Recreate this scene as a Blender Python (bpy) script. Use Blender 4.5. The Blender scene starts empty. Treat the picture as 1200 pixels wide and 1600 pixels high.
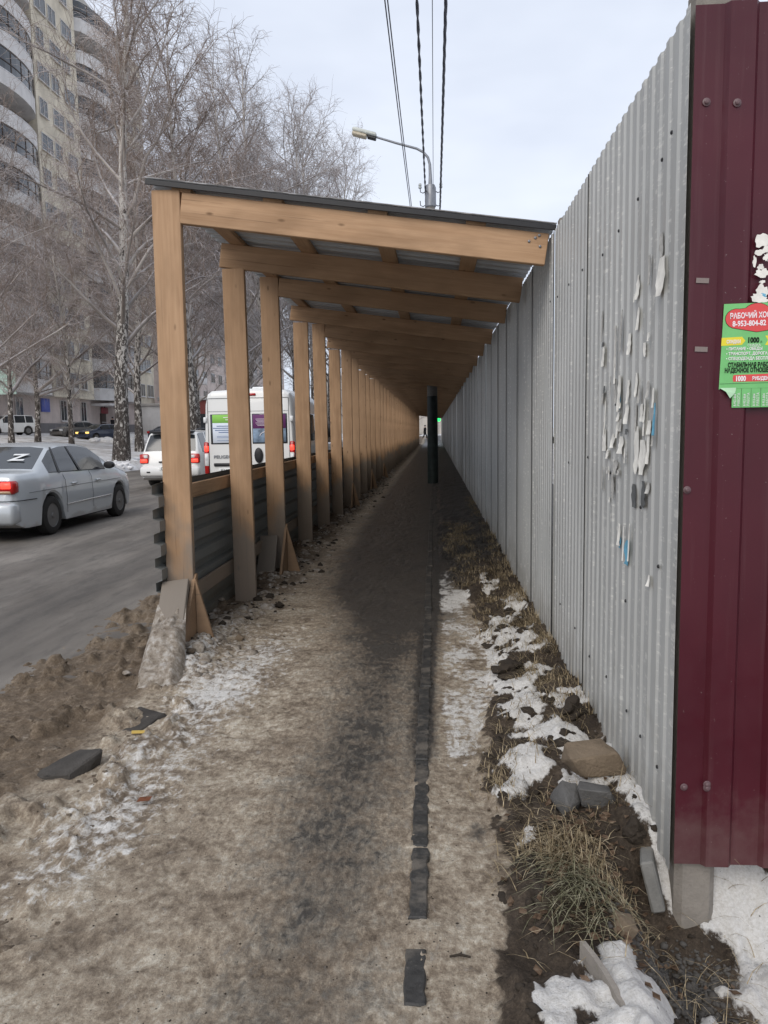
import bpy, math, random
import numpy as np
from mathutils import Matrix, Vector, Quaternion
random.seed(7); rng = np.random.RandomState(7)
PI = math.pi; R = math.radians
S = bpy.context.scene; C = S.collection

# ---------------------------------------------------------------- camera, sky, sun, exposure
cd = bpy.data.cameras.new('camera'); cam = bpy.data.objects.new('camera', cd); C.objects.link(cam)
cd.sensor_fit = 'VERTICAL'; cd.sensor_height = 36; cd.sensor_width = 27; cd.lens = 27.0
cd.clip_start = 0.05; cd.clip_end = 5000
cam.matrix_world = Matrix.Translation((0, 0, 1.5)) @ Matrix.Rotation(R(3.8408), 4, 'Z') @ Matrix.Rotation(R(90 - 6.0764), 4, 'X') @ Matrix.Rotation(R(-0.9), 4, 'Z')
S.camera = cam
SUN_EL, SUN_ROT = R(38), R(200)
W = bpy.data.worlds.new('World'); S.world = W; W.use_nodes = True
nt = W.node_tree; nt.nodes.clear()
wo = nt.nodes.new('ShaderNodeOutputWorld'); bg = nt.nodes.new('ShaderNodeBackground'); bg.inputs['Strength'].default_value = 0.1
sky = nt.nodes.new('ShaderNodeTexSky'); sky.sky_type = 'NISHITA'; sky.sun_disc = False
sky.sun_elevation = SUN_EL; sky.sun_rotation = SUN_ROT; sky.air_density = 1.0; sky.dust_density = 2.0
tc = nt.nodes.new('ShaderNodeTexCoord'); mp = nt.nodes.new('ShaderNodeMapping'); mp.inputs['Scale'].default_value = (1.0, 1.0, 2.6)
nz = nt.nodes.new('ShaderNodeTexNoise'); nz.inputs['Scale'].default_value = 2.4; nz.inputs['Detail'].default_value = 4; nz.inputs['Roughness'].default_value = .5
cr = nt.nodes.new('ShaderNodeValToRGB')
cr.color_ramp.elements[0].position = .34; cr.color_ramp.elements[0].color = (.54, .59, .70, 1)
cr.color_ramp.elements[1].position = .68; cr.color_ramp.elements[1].color = (.72, .765, .855, 1)
vm = nt.nodes.new('ShaderNodeVectorMath'); vm.operation = 'SCALE'; vm.inputs['Scale'].default_value = 11.3
mx = nt.nodes.new('ShaderNodeMix'); mx.data_type = 'RGBA'; mx.inputs['Factor'].default_value = .9
L = nt.links.new
L(tc.outputs['Generated'], mp.inputs['Vector']); L(mp.outputs[0], nz.inputs['Vector']); L(nz.outputs['Fac'], cr.inputs['Fac'])
L(cr.outputs['Color'], vm.inputs[0]); L(sky.outputs['Color'], mx.inputs['A']); L(vm.outputs[0], mx.inputs['B'])
L(mx.outputs['Result'], bg.inputs['Color']); L(bg.outputs[0], wo.inputs['Surface'])
sd = bpy.data.lights.new('sun', 'SUN'); sd.energy = 1.5; sd.angle = R(40); sd.color = (1, .93, .84)
sun = bpy.data.objects.new('sun', sd); C.objects.link(sun)
# the sun stands behind the camera, a little to the left: light travels towards +Y
sdir = Vector((-math.sin(SUN_ROT) * math.cos(SUN_EL) * -1, math.cos(SUN_ROT) * math.cos(SUN_EL), math.sin(SUN_EL)))
sun.rotation_euler = sdir.to_track_quat('Z', 'Y').to_euler()
S.view_settings.view_transform = 'Standard'; S.view_settings.look = 'None'; S.view_settings.exposure = 0.24; S.view_settings.gamma = 1.0
S.view_settings.use_curve_mapping = False
S.render.engine = 'CYCLES'; S.cycles.max_bounces = 8; S.cycles.diffuse_bounces = 4; S.cycles.glossy_bounces = 3
S.cycles.transparent_max_bounces = 8; S.cycles.caustics_reflective = False; S.cycles.caustics_refractive = False

# ---------------------------------------------------------------- helpers: tags, meshes
def tag(o, label=None, cat=None, group=None, kind=None):
    if label: o['label'] = label
    if cat: o['category'] = cat
    if group: o['group'] = group
    if kind: o['kind'] = kind
    return o
def empty(name, loc, label, cat, group=None, rz=0, kind=None):
    o = bpy.data.objects.new(name, None); C.objects.link(o); o.location = loc; o.rotation_euler = (0, 0, rz)
    o.empty_display_size = .1
    return tag(o, label, cat, group, kind)
def link(name, me, parent=None, M=None):
    o = bpy.data.objects.new(name, me); C.objects.link(o)
    if parent: o.parent = parent
    if M is not None: o.matrix_local = M
    return o
def mesh_np(name, V, F, mat=None, smooth=False, mats=None, mi=None, attrs=None):
    """F: (n,k) int array or list of lists"""
    me = bpy.data.meshes.new(name)
    V = np.asarray(V, np.float32)
    if isinstance(F, np.ndarray):
        n, k = F.shape
        me.vertices.add(len(V)); me.vertices.foreach_set('co', V.ravel())
        me.loops.add(n * k); me.loops.foreach_set('vertex_index', F.astype(np.int32).ravel())
        me.polygons.add(n); me.polygons.foreach_set('loop_start', np.arange(0, n * k, k, dtype=np.int32))
        me.polygons.foreach_set('loop_total', np.full(n, k, np.int32))
        me.update(calc_edges=True)
    else:
        me.from_pydata([tuple(map(float, v)) for v in V], [], F); me.update()
    for m in (mats or ([mat] if mat else [])): me.materials.append(m)
    if mi is not None: me.polygons.foreach_set('material_index', np.asarray(mi, np.int32))
    if smooth: me.polygons.foreach_set('use_smooth', np.ones(len(me.polygons), bool))
    if attrs:
        for k_, a in attrs.items():
            at = me.color_attributes.new(k_, 'FLOAT_COLOR', 'POINT'); at.data.foreach_set('color', np.asarray(a, np.float32).ravel())
    me.validate()
    return me
class MB:
    def __init__(s): s.v = []; s.f = []; s.m = []; s.cur = 0
    def add(s, V, F, m=None):
        n = len(s.v); s.v += [tuple(v) for v in V]; s.f += [[i + n for i in f] for f in F]; s.m += [s.cur if m is None else m] * len(F)
    def box(s, x0, x1, y0, y1, z0, z1, c=0.0, m=None):
        if c <= 0:
            V = [(x, y, z) for x in (x0, x1) for y in (y0, y1) for z in (z0, z1)]
            F = [[0, 1, 3, 2], [4, 6, 7, 5], [0, 4, 5, 1], [2, 3, 7, 6], [0, 2, 6, 4], [1, 5, 7, 3]]
            s.add(V, F, m); return
        lo = (x0, y0, z0); hi = (x1, y1, z1); V = []; idx = {}
        for sx in (0, 1):
            for sy in (0, 1):
                for sz in (0, 1):
                    sg = (sx, sy, sz)
                    for ax in range(3):
                        p = [0, 0, 0]
                        for a in range(3):
                            base = hi[a] if sg[a] else lo[a]
                            p[a] = base if a == ax else base + (-c if sg[a] else c)
                        idx[(sg, ax)] = len(V); V.append(tuple(p))
        F = []
        for ax in range(3):
            a, b = [(1, 2), (2, 0), (0, 1)][ax]
            for sd_ in (0, 1):
                q = []
                for (u, w) in ((0, 0), (1, 0), (1, 1), (0, 1)):
                    sg = [0, 0, 0]; sg[ax] = sd_; sg[a] = u; sg[b] = w; q.append(idx[(tuple(sg), ax)])
                F.append(q if sd_ else q[::-1])
        for ax in range(3):
            a, b = [(1, 2), (2, 0), (0, 1)][ax]
            for u in (0, 1):
                for w in (0, 1):
                    s0 = [0, 0, 0]; s1 = [0, 0, 0]; s0[ax] = 0; s1[ax] = 1
                    for q in (s0, s1): q[a] = u; q[b] = w
                    F.append([idx[(tuple(s0), a)], idx[(tuple(s1), a)], idx[(tuple(s1), b)], idx[(tuple(s0), b)]])
        for sx in (0, 1):
            for sy in (0, 1):
                for sz in (0, 1): F.append([idx[((sx, sy, sz), ax)] for ax in range(3)])
        s.add(V, F, m)
    def tube(s, pts, rad, n=8, cap=True, m=None):
        pts = [Vector(p) for p in pts]; k = len(pts)
        rad = [rad] * k if not hasattr(rad, '__len__') else rad
        V = []; up = None
        for i, p in enumerate(pts):
            t = (pts[min(i + 1, k - 1)] - pts[max(i - 1, 0)]).normalized()
            if up is None:
                up = t.orthogonal().normalized()
            up = (up - t * up.dot(t)).normalized(); w = t.cross(up)
            for j in range(n):
                a = 2 * PI * j / n; V.append(p + (up * math.cos(a) + w * math.sin(a)) * rad[i])
        F = [[i * n + j, i * n + (j + 1) % n, (i + 1) * n + (j + 1) % n, (i + 1) * n + j] for i in range(k - 1) for j in range(n)]
        if cap: F += [list(range(n))[::-1], [(k - 1) * n + j for j in range(n)]]
        s.add(V, F, m)
    def lathe(s, prof, n=20, axis='z', o=(0, 0, 0), m=None, closed=False):
        V = []
        for (r, h) in prof:
            for j in range(n):
                a = 2 * PI * j / n; c_, s_ = r * math.cos(a), r * math.sin(a)
                p = (c_, s_, h) if axis == 'z' else ((h, c_, s_) if axis == 'x' else (c_, h, s_))
                V.append((p[0] + o[0], p[1] + o[1], p[2] + o[2]))
        k = len(prof)
        F = [[i * n + j, i * n + (j + 1) % n, ((i + 1) % k) * n + (j + 1) % n, ((i + 1) % k) * n + j] for i in range(k if closed else k - 1) for j in range(n)]
        if not closed: F += [list(range(n)), [(k - 1) * n + j for j in range(n)]]
        s.add(V, F, m)
    def prism(s, pts, d0, d1, ax='y', m=None):
        """outline pts (a,b) extruded along ax from d0 to d1"""
        n = len(pts)
        def P(a, b, d): return {'y': (a, d, b), 'x': (d, a, b), 'z': (a, b, d)}[ax]
        V = [P(a, b, d0) for a, b in pts] + [P(a, b, d1) for a, b in pts]
        F = [list(range(n)), list(range(n, 2 * n))[::-1]] + [[i, (i + 1) % n, n + (i + 1) % n, n + i] for i in range(n)]
        s.add(V, F, m)
    def build(s, name, mat, parent=None, M=None, smooth=False, link_=True):
        mats = mat if isinstance(mat, (list, tuple)) else [mat]
        me = bpy.data.meshes.new(name); me.from_pydata([tuple(v) for v in s.v], [], s.f); me.update()
        import bmesh
        b = bmesh.new(); b.from_mesh(me); bmesh.ops.recalc_face_normals(b, faces=b.faces); b.to_mesh(me); b.free()
        for q in mats: me.materials.append(q)
        if len(mats) > 1: me.polygons.foreach_set('material_index', np.asarray(s.m, np.int32))
        if smooth:
            me.polygons.foreach_set('use_smooth', np.ones(len(me.polygons), bool))
            me.set_sharp_from_angle(angle=R(38 if smooth is True else smooth))
        return link(name, me, parent, M) if link_ else me

# ---------------------------------------------------------------- helpers: materials
class Mat:
    def __init__(s, name, rough=.7, spec=.3, metal=0.0):
        s.m = bpy.data.materials.new(name); s.m.use_nodes = True; s.t = s.m.node_tree
        s.b = s.t.nodes['Principled BSDF']; s.b.inputs['Roughness'].default_value = rough
        s.b.inputs['Specular IOR Level'].default_value = spec; s.b.inputs['Metallic'].default_value = metal
        s.co = None
    def n(s, typ, **kw):
        q = s.t.nodes.new('ShaderNode' + typ)
        for k, v in kw.items():
            if hasattr(q, k) and k not in q.inputs: setattr(q, k, v)
            else: q.inputs[k].default_value = v
        return q
    def l(s, a, b): s.t.links.new(a, b)
    def coord(s, scale=(1, 1, 1), kind='Object'):
        c = s.n('TexCoord'); m = s.n('Mapping'); m.inputs['Scale'].default_value = scale
        s.l(c.outputs[kind], m.inputs['Vector']); return m.outputs[0]
    def world(s, scale=(1, 1, 1)):
        c = s.n('NewGeometry'); m = s.n('Mapping'); m.inputs['Scale'].default_value = scale
        s.l(c.outputs['Position'], m.inputs['Vector']); return m.outputs[0]
    def noise(s, vec, scale, detail=4, rough=.55, dist=0):
        q = s.n('TexNoise'); q.inputs['Scale'].default_value = scale; q.inputs['Detail'].default_value = detail
        q.inputs['Roughness'].default_value = rough; q.inputs['Distortion'].default_value = dist
        s.l(vec, q.inputs['Vector']); return q.outputs['Fac']
    def ramp(s, fac, stops, interp='LINEAR'):
        q = s.n('ValToRGB'); q.color_ramp.interpolation = interp; e = q.color_ramp.elements
        while len(e) < len(stops): e.new(.5)
        for i, (p, c) in enumerate(stops):
            e[i].position = p; e[i].color = tuple(c) + (1,) if len(c) == 3 else c
        s.l(fac, q.inputs['Fac']); return q.outputs['Color']
    def g(s, fac, a, b):  # greyscale ramp
        return s.ramp(fac, [(a, (0, 0, 0)), (b, (1, 1, 1))])
    def mix(s, f, a, b, blend='MIX'):
        q = s.n('Mix'); q.data_type = 'RGBA'; q.blend_type = blend
        for v, k in ((f, 'Factor'), (a, 'A'), (b, 'B')):
            if isinstance(v, (int, float)): q.inputs[k].default_value = v
            elif isinstance(v, tuple): q.inputs[k].default_value = v + (1,) if len(v) == 3 else v
            else: s.l(v, q.inputs[k])
        return q.outputs['Result']
    def math(s, op, a, b=0.0, c=0.0):
        q = s.n('Math'); q.operation = op
        for i, v in enumerate((a, b, c)):
            if isinstance(v, (int, float)): q.inputs[i].default_value = v
            else: s.l(v, q.inputs[i])
        return q.outputs[0]
    def col(s, v):
        if isinstance(v, tuple): s.b.inputs['Base Color'].default_value = v + (1,)
        else: s.l(v, s.b.inputs['Base Color'])
        return s
    def rough(s, v): s.l(v, s.b.inputs['Roughness']); return s
    def bump(s, h, strength=.5, dist=.01):
        q = s.n('Bump'); q.inputs['Strength'].default_value = strength; q.inputs['Distance'].default_value = dist
        s.l(h, q.inputs['Height']); s.l(q.outputs[0], s.b.inputs['Normal']); return s
    def rnd(s):
        return s.n('ObjectInfo').outputs['Random']
    def emit(s, c, e): s.b.inputs['Emission Color'].default_value = c + (1,); s.b.inputs['Emission Strength'].default_value = e; return s

def simple(name, c, rough=.6, spec=.3, metal=0., var=.12, scale=8., bump=0.0):
    m = Mat(name, rough, spec, metal); n = m.noise(m.coord(), scale, 5)
    lo = tuple(x * (1 - var) for x in c); hi = tuple(min(1, x * (1 + var)) for x in c)
    m.col(m.ramp(n, [(.3, lo), (.7, hi)]))
    if bump: m.bump(n, bump, .005)
    return m.m

def wood_mat(name, c_lo, c_hi, grey=.0):
    m = Mat(name, .78, .25); v = m.coord((1.2, 26, 26)); r = m.rnd()
    off = m.n('VectorMath'); off.operation = 'ADD'; cb = m.n('CombineXYZ'); m.l(m.math('MULTIPLY', r, 37.0), cb.inputs[0]); m.l(m.math('MULTIPLY', r, 11.0), cb.inputs[1])
    m.l(v, off.inputs[0]); m.l(cb.outputs[0], off.inputs[1]); v = off.outputs[0]
    gr = m.math('ADD', m.math('MULTIPLY', m.noise(v, 1.3, 6, .62, .7), .7), m.math('MULTIPLY', m.noise(m.coord((2.5, 130, 130)), 1.0, 3), .3))
    base = m.ramp(gr, [(.25, c_lo), (.75, c_hi)])
    # knots
    v2 = m.coord((3.0, 7.5, 7.5)); off2 = m.n('VectorMath'); off2.operation = 'ADD'; m.l(v2, off2.inputs[0]); m.l(cb.outputs[0], off2.inputs[1])
    vo = m.n('TexVoronoi'); vo.inputs['Scale'].default_value = 1.25; m.l(off2.outputs[0], vo.inputs['Vector'])
    kn = m.ramp(vo.outputs['Distance'], [(.06, (1, 1, 1)), (.13, (0, 0, 0))])
    base = m.mix(m.math('MULTIPLY', kn, .75), base, (.075, .035, .015))
    # blotches and per-plank tint
    bl = m.noise(m.coord((1.0, 3, 3)), 2.2, 3)
    base = m.mix(m.math('MULTIPLY', m.g(bl, .42, .7), .5), base, tuple(x * .55 for x in c_lo))
    base = m.mix(m.math('MULTIPLY', r, .5), base, tuple(x * .62 for x in c_hi))
    ck = m.noise(m.coord((.7, 60, 60)), 1.0, 3, .5, .3); base = m.mix(m.math('MULTIPLY', m.math('MULTIPLY', m.g(ck, .66, .70), m.g(bl, .4, .6)), .6), base, (.07, .04, .02))
    # road dirt grey, a stain with height
    wz = m.n('SeparateXYZ'); m.l(m.world(), wz.inputs[0])
    nn = m.noise(m.world((1, 1, .6)), 3.0, 4)
    h = m.math('ADD', m.math('MULTIPLY', wz.outputs['Z'], -.55), m.math('MULTIPLY', nn, .9))
    gf = m.g(h, -.95, .15)
    base = m.mix(m.math('MULTIPLY', gf, grey), base, (.205, .185, .16))
    m.col(base); m.bump(gr, .35, .004); return m.m

M_ = {}
M_['wood'] = wood_mat('pine_wood', (.37, .22, .12), (.57, .375, .23), .78)
M_['woodb'] = wood_mat('brace_wood', (.27, .155, .08), (.43, .27, .15), .25)
M_['woodd'] = wood_mat('old_pine_wood', (.25, .15, .08), (.40, .26, .15), .9)

def galv(name, c, dirt=.5, spots=.65):
    m = Mat(name, .42, .5, .08); w = m.world()
    n = m.noise(w, 1.3, 4); n2 = m.noise(m.world((30, 30, 1.2)), 1.0, 5, .6)
    base = m.ramp(n, [(.3, tuple(x * .88 for x in c)), (.7, tuple(x * 1.1 for x in c))])
    base = m.mix(m.math('MULTIPLY', m.g(n2, .5, .8), .25), base, tuple(min(1, x * 1.35) for x in c))
    n3 = m.noise(m.world((9, 9, 40)), 1.0, 6, .75)         # spots of worn zinc in vertical rows
    sp = m.math('MULTIPLY', m.g(n3, .53, .60), m.g(m.noise(m.world((22, 22, .25)), 1.0, 2), .50, .58))
    base = m.mix(m.math('MULTIPLY', sp, spots), base, (.72, .71, .66))
    wz = m.n('SeparateXYZ'); m.l(m.world(), wz.inputs[0])
    h = m.math('ADD', m.math('MULTIPLY', wz.outputs['Z'], -1.0), m.math('MULTIPLY', m.noise(w, 6, 5), .8))
    base = m.mix(m.math('MULTIPLY', m.g(h, -.8, .3), dirt), base, (.17, .15, .12))
    m.col(base); m.bump(m.noise(w, 3.0, 3), .15, .02); m.rough(m.ramp(n2, [(.2, (.38,) * 3), (.8, (.6,) * 3)])); return m.m
M_['galv'] = galv('galvanised_sheet', (.45, .455, .44), .4)
M_['galv_roof'] = galv('roof_sheet_metal', (.48, .51, .54), .0, .2)
M_['galv_dark'] = galv('dirty_barrier_sheet', (.17, .18, .175), .8, .0)
def maroon():
    m = Mat('maroon_paint', .33, .4); w = m.world()
    n = m.noise(w, 2.0, 4)
    base = m.ramp(n, [(.3, (.055, .0055, .012)), (.75, (.080, .0085, .017))])
    wz = m.n('SeparateXYZ'); m.l(w, wz.inputs[0])
    h = m.math('ADD', m.math('MULTIPLY', wz.outputs['Z'], -1.6), m.math('MULTIPLY', m.noise(w, 9, 6, .7), 1.0))
    base = m.mix(m.math('MULTIPLY', m.g(h, -.1, .75), .45), base, (.22, .17, .15))
    sp = m.g(m.noise(w, 95, 3, .6), .70, .76)
    base = m.mix(m.math('MULTIPLY', sp, .4), base, (.45, .40, .38))
    st = m.g(m.noise(m.world((40, 1, 1.5)), 1.0, 4), .55, .8)
    base = m.mix(m.math('MULTIPLY', st, .16), base, (.2, .12, .12))
    m.col(base); m.bump(m.noise(m.world((1, 1, .6)), 2.2, 2), .3, .03); m.rough(m.ramp(m.noise(w, 14, 4), [(.3, (.3,) * 3), (.8, (.5,) * 3)])); return m.m
M_['maroon'] = maroon()
def concrete(name, c, bump=.5):
    m = Mat(name, .9, .2); w = m.world(); n = m.noise(w, 7, 6, .65); n2 = m.noise(w, 90, 4, .6)
    base = m.ramp(n, [(.28, tuple(x * .72 for x in c)), (.72, tuple(x * 1.18 for x in c))])
    base = m.mix(m.math('MULTIPLY', m.g(n2, .55, .75), .35), base, tuple(x * .45 for x in c))
    m.col(base); m.bump(m.math('ADD', n2, n), bump, .006); return m.m
def kerb_mat():
    m = Mat('wet_black_kerb', .5, .35); w = m.world(); n = m.noise(w, 60, 6, .7); n2 = m.noise(w, 9, 5, .6)
    b = m.ramp(n, [(.3, (.022, .022, .021)), (.6, (.05, .048, .045)), (.72, (.12, .11, .10))])
    b = m.mix(m.math('MULTIPLY', m.g(n2, .50, .66), .6), b, (.19, .165, .135)); m.col(b); m.bump(n, .6, .006); return m.m
M_['conc'] = concrete('concrete', (.27, .245, .215)); M_['conc_d'] = kerb_mat()
M_['stone_g'] = concrete('grey_stone', (.115, .112, .108), .8); M_['stone_b'] = concrete('brown_stone', (.20, .155, .11), .8)
M_['gravel'] = concrete('dark_gravel', (.10, .093, .085), .8); M_['slab'] = concrete('slab_concrete', (.21, .205, .19), .4)
M_['block'] = concrete('dark_granite', (.072, .066, .060), .9); M_['clod'] = concrete('earth_clod', (.045, .036, .028), .9)
M_['snow'] = (lambda m: (m.col(m.ramp(m.noise(m.world(), 9, 5), [(.3, (.66, .65, .64)), (.7, (.82, .82, .83))])), m.bump(m.noise(m.world(), 60, 4), .4, .006), m)[-1].m)(Mat('snow', .85, .2))
M_['slush'] = (lambda m: (m.col(m.ramp(m.noise(m.world(), 22, 6, .7), [(.3, (.12, .092, .066)), (.5, (.30, .26, .215)), (.75, (.56, .54, .51))])), m.bump(m.noise(m.world(), 60, 6, .7), .9, .012), m)[-1].m)(Mat('dirty_snow_lumps', .8, .25))
M_['slushd'] = (lambda m: (m.col(m.ramp(m.noise(m.world(), 26, 6, .7), [(.35, (.075, .055, .038)), (.55, (.17, .135, .10)), (.7, (.36, .31, .25))])), m.bump(m.noise(m.world(), 60, 6, .7), .9, .012), m)[-1].m)(Mat('brown_slush_lumps', .8, .25))
M_['black'] = simple('black_plastic', (.018, .018, .02), .45, .4); M_['rubber'] = simple('tyre_rubber', (.035, .033, .031), .8, .2)
M_['white'] = simple('white_paint', (.74, .75, .75), .3, .5, var=.05); M_['metal'] = simple('grey_metal', (.22, .23, .25), .4, .5, .4)
M_['darkglass'] = simple('dark_glass', (.028, .032, .036), .07, .8, var=.3, scale=1.5)
M_['chrome'] = simple('chrome', (.6, .6, .62), .15, .6, .9)

# ---------------------------------------------------------------- numpy noise
_P = rng.rand(256, 256)
def vnoise(x, y):
    xi = np.floor(x).astype(int); yi = np.floor(y).astype(int); fx = x - xi; fy = y - yi
    fx = fx * fx * (3 - 2 * fx); fy = fy * fy * (3 - 2 * fy)
    a = _P[xi & 255, yi & 255]; b = _P[(xi + 1) & 255, yi & 255]; c = _P[xi & 255, (yi + 1) & 255]; d = _P[(xi + 1) & 255, (yi + 1) & 255]
    return (a * (1 - fx) + b * fx) * (1 - fy) + (c * (1 - fx) + d * fx) * fy
def fbm(x, y, o=5, g=.5, s=0.):
    t = 0; a = 1; n = 0
    for i in range(o):
        t = t + a * vnoise(x * 2 ** i + 17.3 * i + s, y * 2 ** i + 9.1 * i + s * 1.7); n += a; a *= g
    return t / n
def sm(a, b, x):
    t = np.clip((x - a) / (b - a), 0, 1); return t * t * (3 - 2 * t)
def blob(x, y, cx, cy, rx, ry, rot=0.):
    c, s = math.cos(rot), math.sin(rot); dx = x - cx; dy = y - cy
    return np.clip(1.25 - np.sqrt(((dx * c + dy * s) / rx) ** 2 + ((-dx * s + dy * c) / ry) ** 2), 0, 1)

# ---------------------------------------------------------------- the ground near the camera
def bank_edge(y): return np.interp(y, [1.5, 2.3, 2.8, 3.3, 4.1, 5.2, 7.0, 9.0, 12], [.10, .13, .17, .17, .25, .32, .20, .03, .0]) + .03 * np.sin(np.asarray(y) * 3.1)
def snow_blobs(x, y):
    s = 0; x0 = x; x = x + .16 * (fbm(x * 6, y * 6, 4, .6, 51.) - .5); y = y + .34 * (fbm(x0 * 5, y * 4, 4, .6, 77.) - .5)
    for b in ((.70, 3.30, .20, .36, .3), (.60, 3.05, .12, .12), (.80, 2.82, .10, .26), (.52, 3.62, .16, .10), (.36, 4.35, .10, .24), (.48, 4.05, .10, .12), (.70, 3.92, .13, .12),
              (.62, 5.1, .10, .26), (.47, 5.5, .10, .5), (.64, 6.2, .10, .4), (.50, 7.2, .08, .5), (.36, 4.9, .12, .5), (.60, 4.5, .13, .2), (.36, 3.15, .12, .35), (.42, 3.85, .14, .30), (.45, 4.35, .16, .22),
              (.60, 1.72, .20, .20), (.85, 1.85, .35, .24), (1.15, 2.2, .30, .45), (.52, 2.02, .07, .17), (1.3, 1.6, .8, .5), (1.0, 2.55, .12, .2), (1.6, 3.4, .7, .5), (.42, 1.6, .07, .15), (.45, 1.85, .12, .30), (.62, 1.95, .10, .14), (.34, 2.75, .07, .12), (.30, 1.75, .06, .16)):
        s = np.maximum(s, blob(x, y, *b))
    return s
def ground(x, y):
    x = np.asarray(x, float); y = np.asarray(y, float)
    n1 = fbm(x * 3, y * 3, 5); n2 = fbm(x * 14, y * 14, 4, .55, 3.); n3 = fbm(x * .9, y * .9, 3, .5, 8.)
    nl = fbm(x * 7, y * 5, 4, .6, 21.)
    near = 1 - sm(9, 16, y)
    # path
    rg = np.abs(fbm(x * 4.2, y * 3.1, 4, .55, 66.) - .5); z = .0 + .022 * (n1 - .5) + .009 * (n2 - .5) - .030 * np.clip(.10 - rg, 0, 1) * 3 * sm(-.15, -.45, x)
    # slush and road edge on the left
    lft = sm(-1.50, -1.85, x + .25 * (n3 - .5))
    z = z + lft * (-.018 + .040 * (n1 - .42) + .03 * (n2 - .5))
    lump = sm(.52, .74, nl) * sm(-1.0, -1.5, x + .3 * (n3 - .5)) * (1 - sm(-2.5, -2.9, x)) * (1 - sm(4.2, 5.4, y) * sm(-1.9, -1.5, x))
    z = z + .062 * lump
    rut = np.exp(-((x + 1.62 - .10 * (y - 2)) / .05) ** 2) * (1 - sm(2.2, 2.8, y)); z = z - .03 * rut
    z = z - sm(-2.55, -3.15, x + .25 * (n3 - .5)) * .085 + .012 * lft * (1 - sm(-2.4, -2.8, x))
    # piled snow round the post feet
    pile = np.exp(-((x + 1.62) / .20) ** 2) * sm(4.2, 4.8, y) * (.35 + .65 * sm(.35, .7, fbm(x * 2.2, y * 1.7, 3, .5, 5.)))
    z = z + .075 * pile * (.5 + n1)
    kn = np.exp(-(np.abs(np.abs(x + .067) - .030) / .018) ** 2); z = z + kn * (.044 * (fbm(x * 34, y * 22, 4, .65, 12.) - .48)) * (1 - sm(4, 7, y)) + .013 * np.exp(-((x + .067) / .06) ** 2) * (np.exp(-((y - 2.15) / .045) ** 2) + .55 * np.exp(-((y - 2.635) / .012) ** 2) + .5 * np.exp(-((y - 3.02) / .015) ** 2))
    # right of the kerb
    e = bank_edge(y) + .26 * (fbm(x * 5 + 2, y * 4.6, 5, .7, 4.) - .5)
    rt = sm(-.03, .06, x); z = z - .014 * rt * sm(3.5, 5, y)
    bk = sm(e, e + .11, x); rise = sm(e, .95, x)
    z = z + bk * (.03 + .085 * rise) + bk * (.10 * (n1 - .5) + .10 * (nl - .5) + .045 * (n2 - .5)) * (.35 + .65 * near)
    hole = (1 - sm(2.38, 2.72, y)) * sm(.48, .76, x); z = z - .37 * hole * (1 - .35 * sm(1.2, 2.2, x))
    z = z - .10 * sm(.95, 1.3, x) * sm(2.6, 3, y)
    z = z - .03 * blob(x, y, .28, 2.25, .08, .5)
    sb = snow_blobs(x, y); qs = 1.1 * sb + 1.1 * (nl - .5) + 1.1 * (n2 - .5); z = z + .014 * sm(.3, .9, qs) * bk
    z = z + .06 * sm(.2, .7, sb) * hole * (fbm(x * 6, y * 6, 6, .62, 40.) - .2)
    # end of the tunnel: the ground climbs to a street
    z = z + sm(84, 100, y) * .42
    # ---- cover: R snow, G wet asphalt plus painted walkway shade, B bare earth / brown slush, A thickness of pale ice
    x_ = x; x = x + .16 * (fbm(x * 4.5 + 5, y * 2.6, 4, .6, 61.) - .5) * (np.abs(x + .06) > .0) * sm(.0, .25, np.abs(x_ + .06)); yw = y + .9 * (fbm(x_ * 2.2, y * 1.2, 4, .55, 90.) - .5)
    snow = .27 + .20 * np.exp(-((x + 1.33 - .06 * (y - 2)) / .36) ** 2) * sm(1.3, 2.8, y) * (.45 + 1.1 * n3) * (1 - .8 * sm(5.2, 7, y)) + .0 * x
    snow = snow + .10 * (n3 - .5) - .20 * sm(-.95, -.5, x) * rt ** 0
    snow = snow + .30 * pile * (.4 + 1.2 * nl) * (1 - .35 * sm(7, 12, y))
    snow = snow + .13 * blob(x, y, -1.45, 4.2, .5, .4)
    snow = snow * (1 - .65 * lft) - .10 * sm(6, 12, y) * (1 - pile)
    rs = rt * (1 - bk)
    snow = snow * (1 - rt) + rs * (.31 + .19 * sm(2.7, 3.8, y) + .45 * (nl - .5) + .5 * (n3 - .5) - .20 * sm(7, 10, y) - .12 * sm(2.6, 2.0, y)) + rt * bk * (.10 + .16 * (n1 - .3) * near + (.14 + .50 * sm(.18, .80, qs)) * (sb > .02))
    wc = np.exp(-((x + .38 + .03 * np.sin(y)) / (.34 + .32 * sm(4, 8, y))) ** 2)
    wet_shade = wc * (.40 + .16 * sm(1.9, 3.6, yw) + .62 * sm(4.2, 7.4, yw)) + .5 * sm(7, 12, yw) * sm(-1.45, -.7, x) + .45 * sm(7.0, 9.5, yw) * rt - .25 * wc * (n3 - .5)  # wet strip, plus shade under the roof painted in, deepening into the walkway
    wet_shade = wet_shade + .8 * np.exp(-((x + .065) / .055) ** 2) * sm(3.0, 3.8, y) + .35 * (n3 - .5) * sm(3, 5, y) * wc
    wet_shade = wet_shade + .30 * blob(x, y, .30, 2.28, .10, .55) + .5 * blob(x, y, .16, 2.75, .07, .10)
    wet_shade = np.clip(wet_shade, 0, 1) * (1 - lft)
    earth = np.clip(rt * bk * 1.0 + rs * (.25 + .5 * (nl - .5)) * (1 - sm(2.4, 3.2, y)) + .3 * sm(6, 8, y) * rt +  lft * (.62 + .5 * (n1 - .5)), 0, 1)
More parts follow.
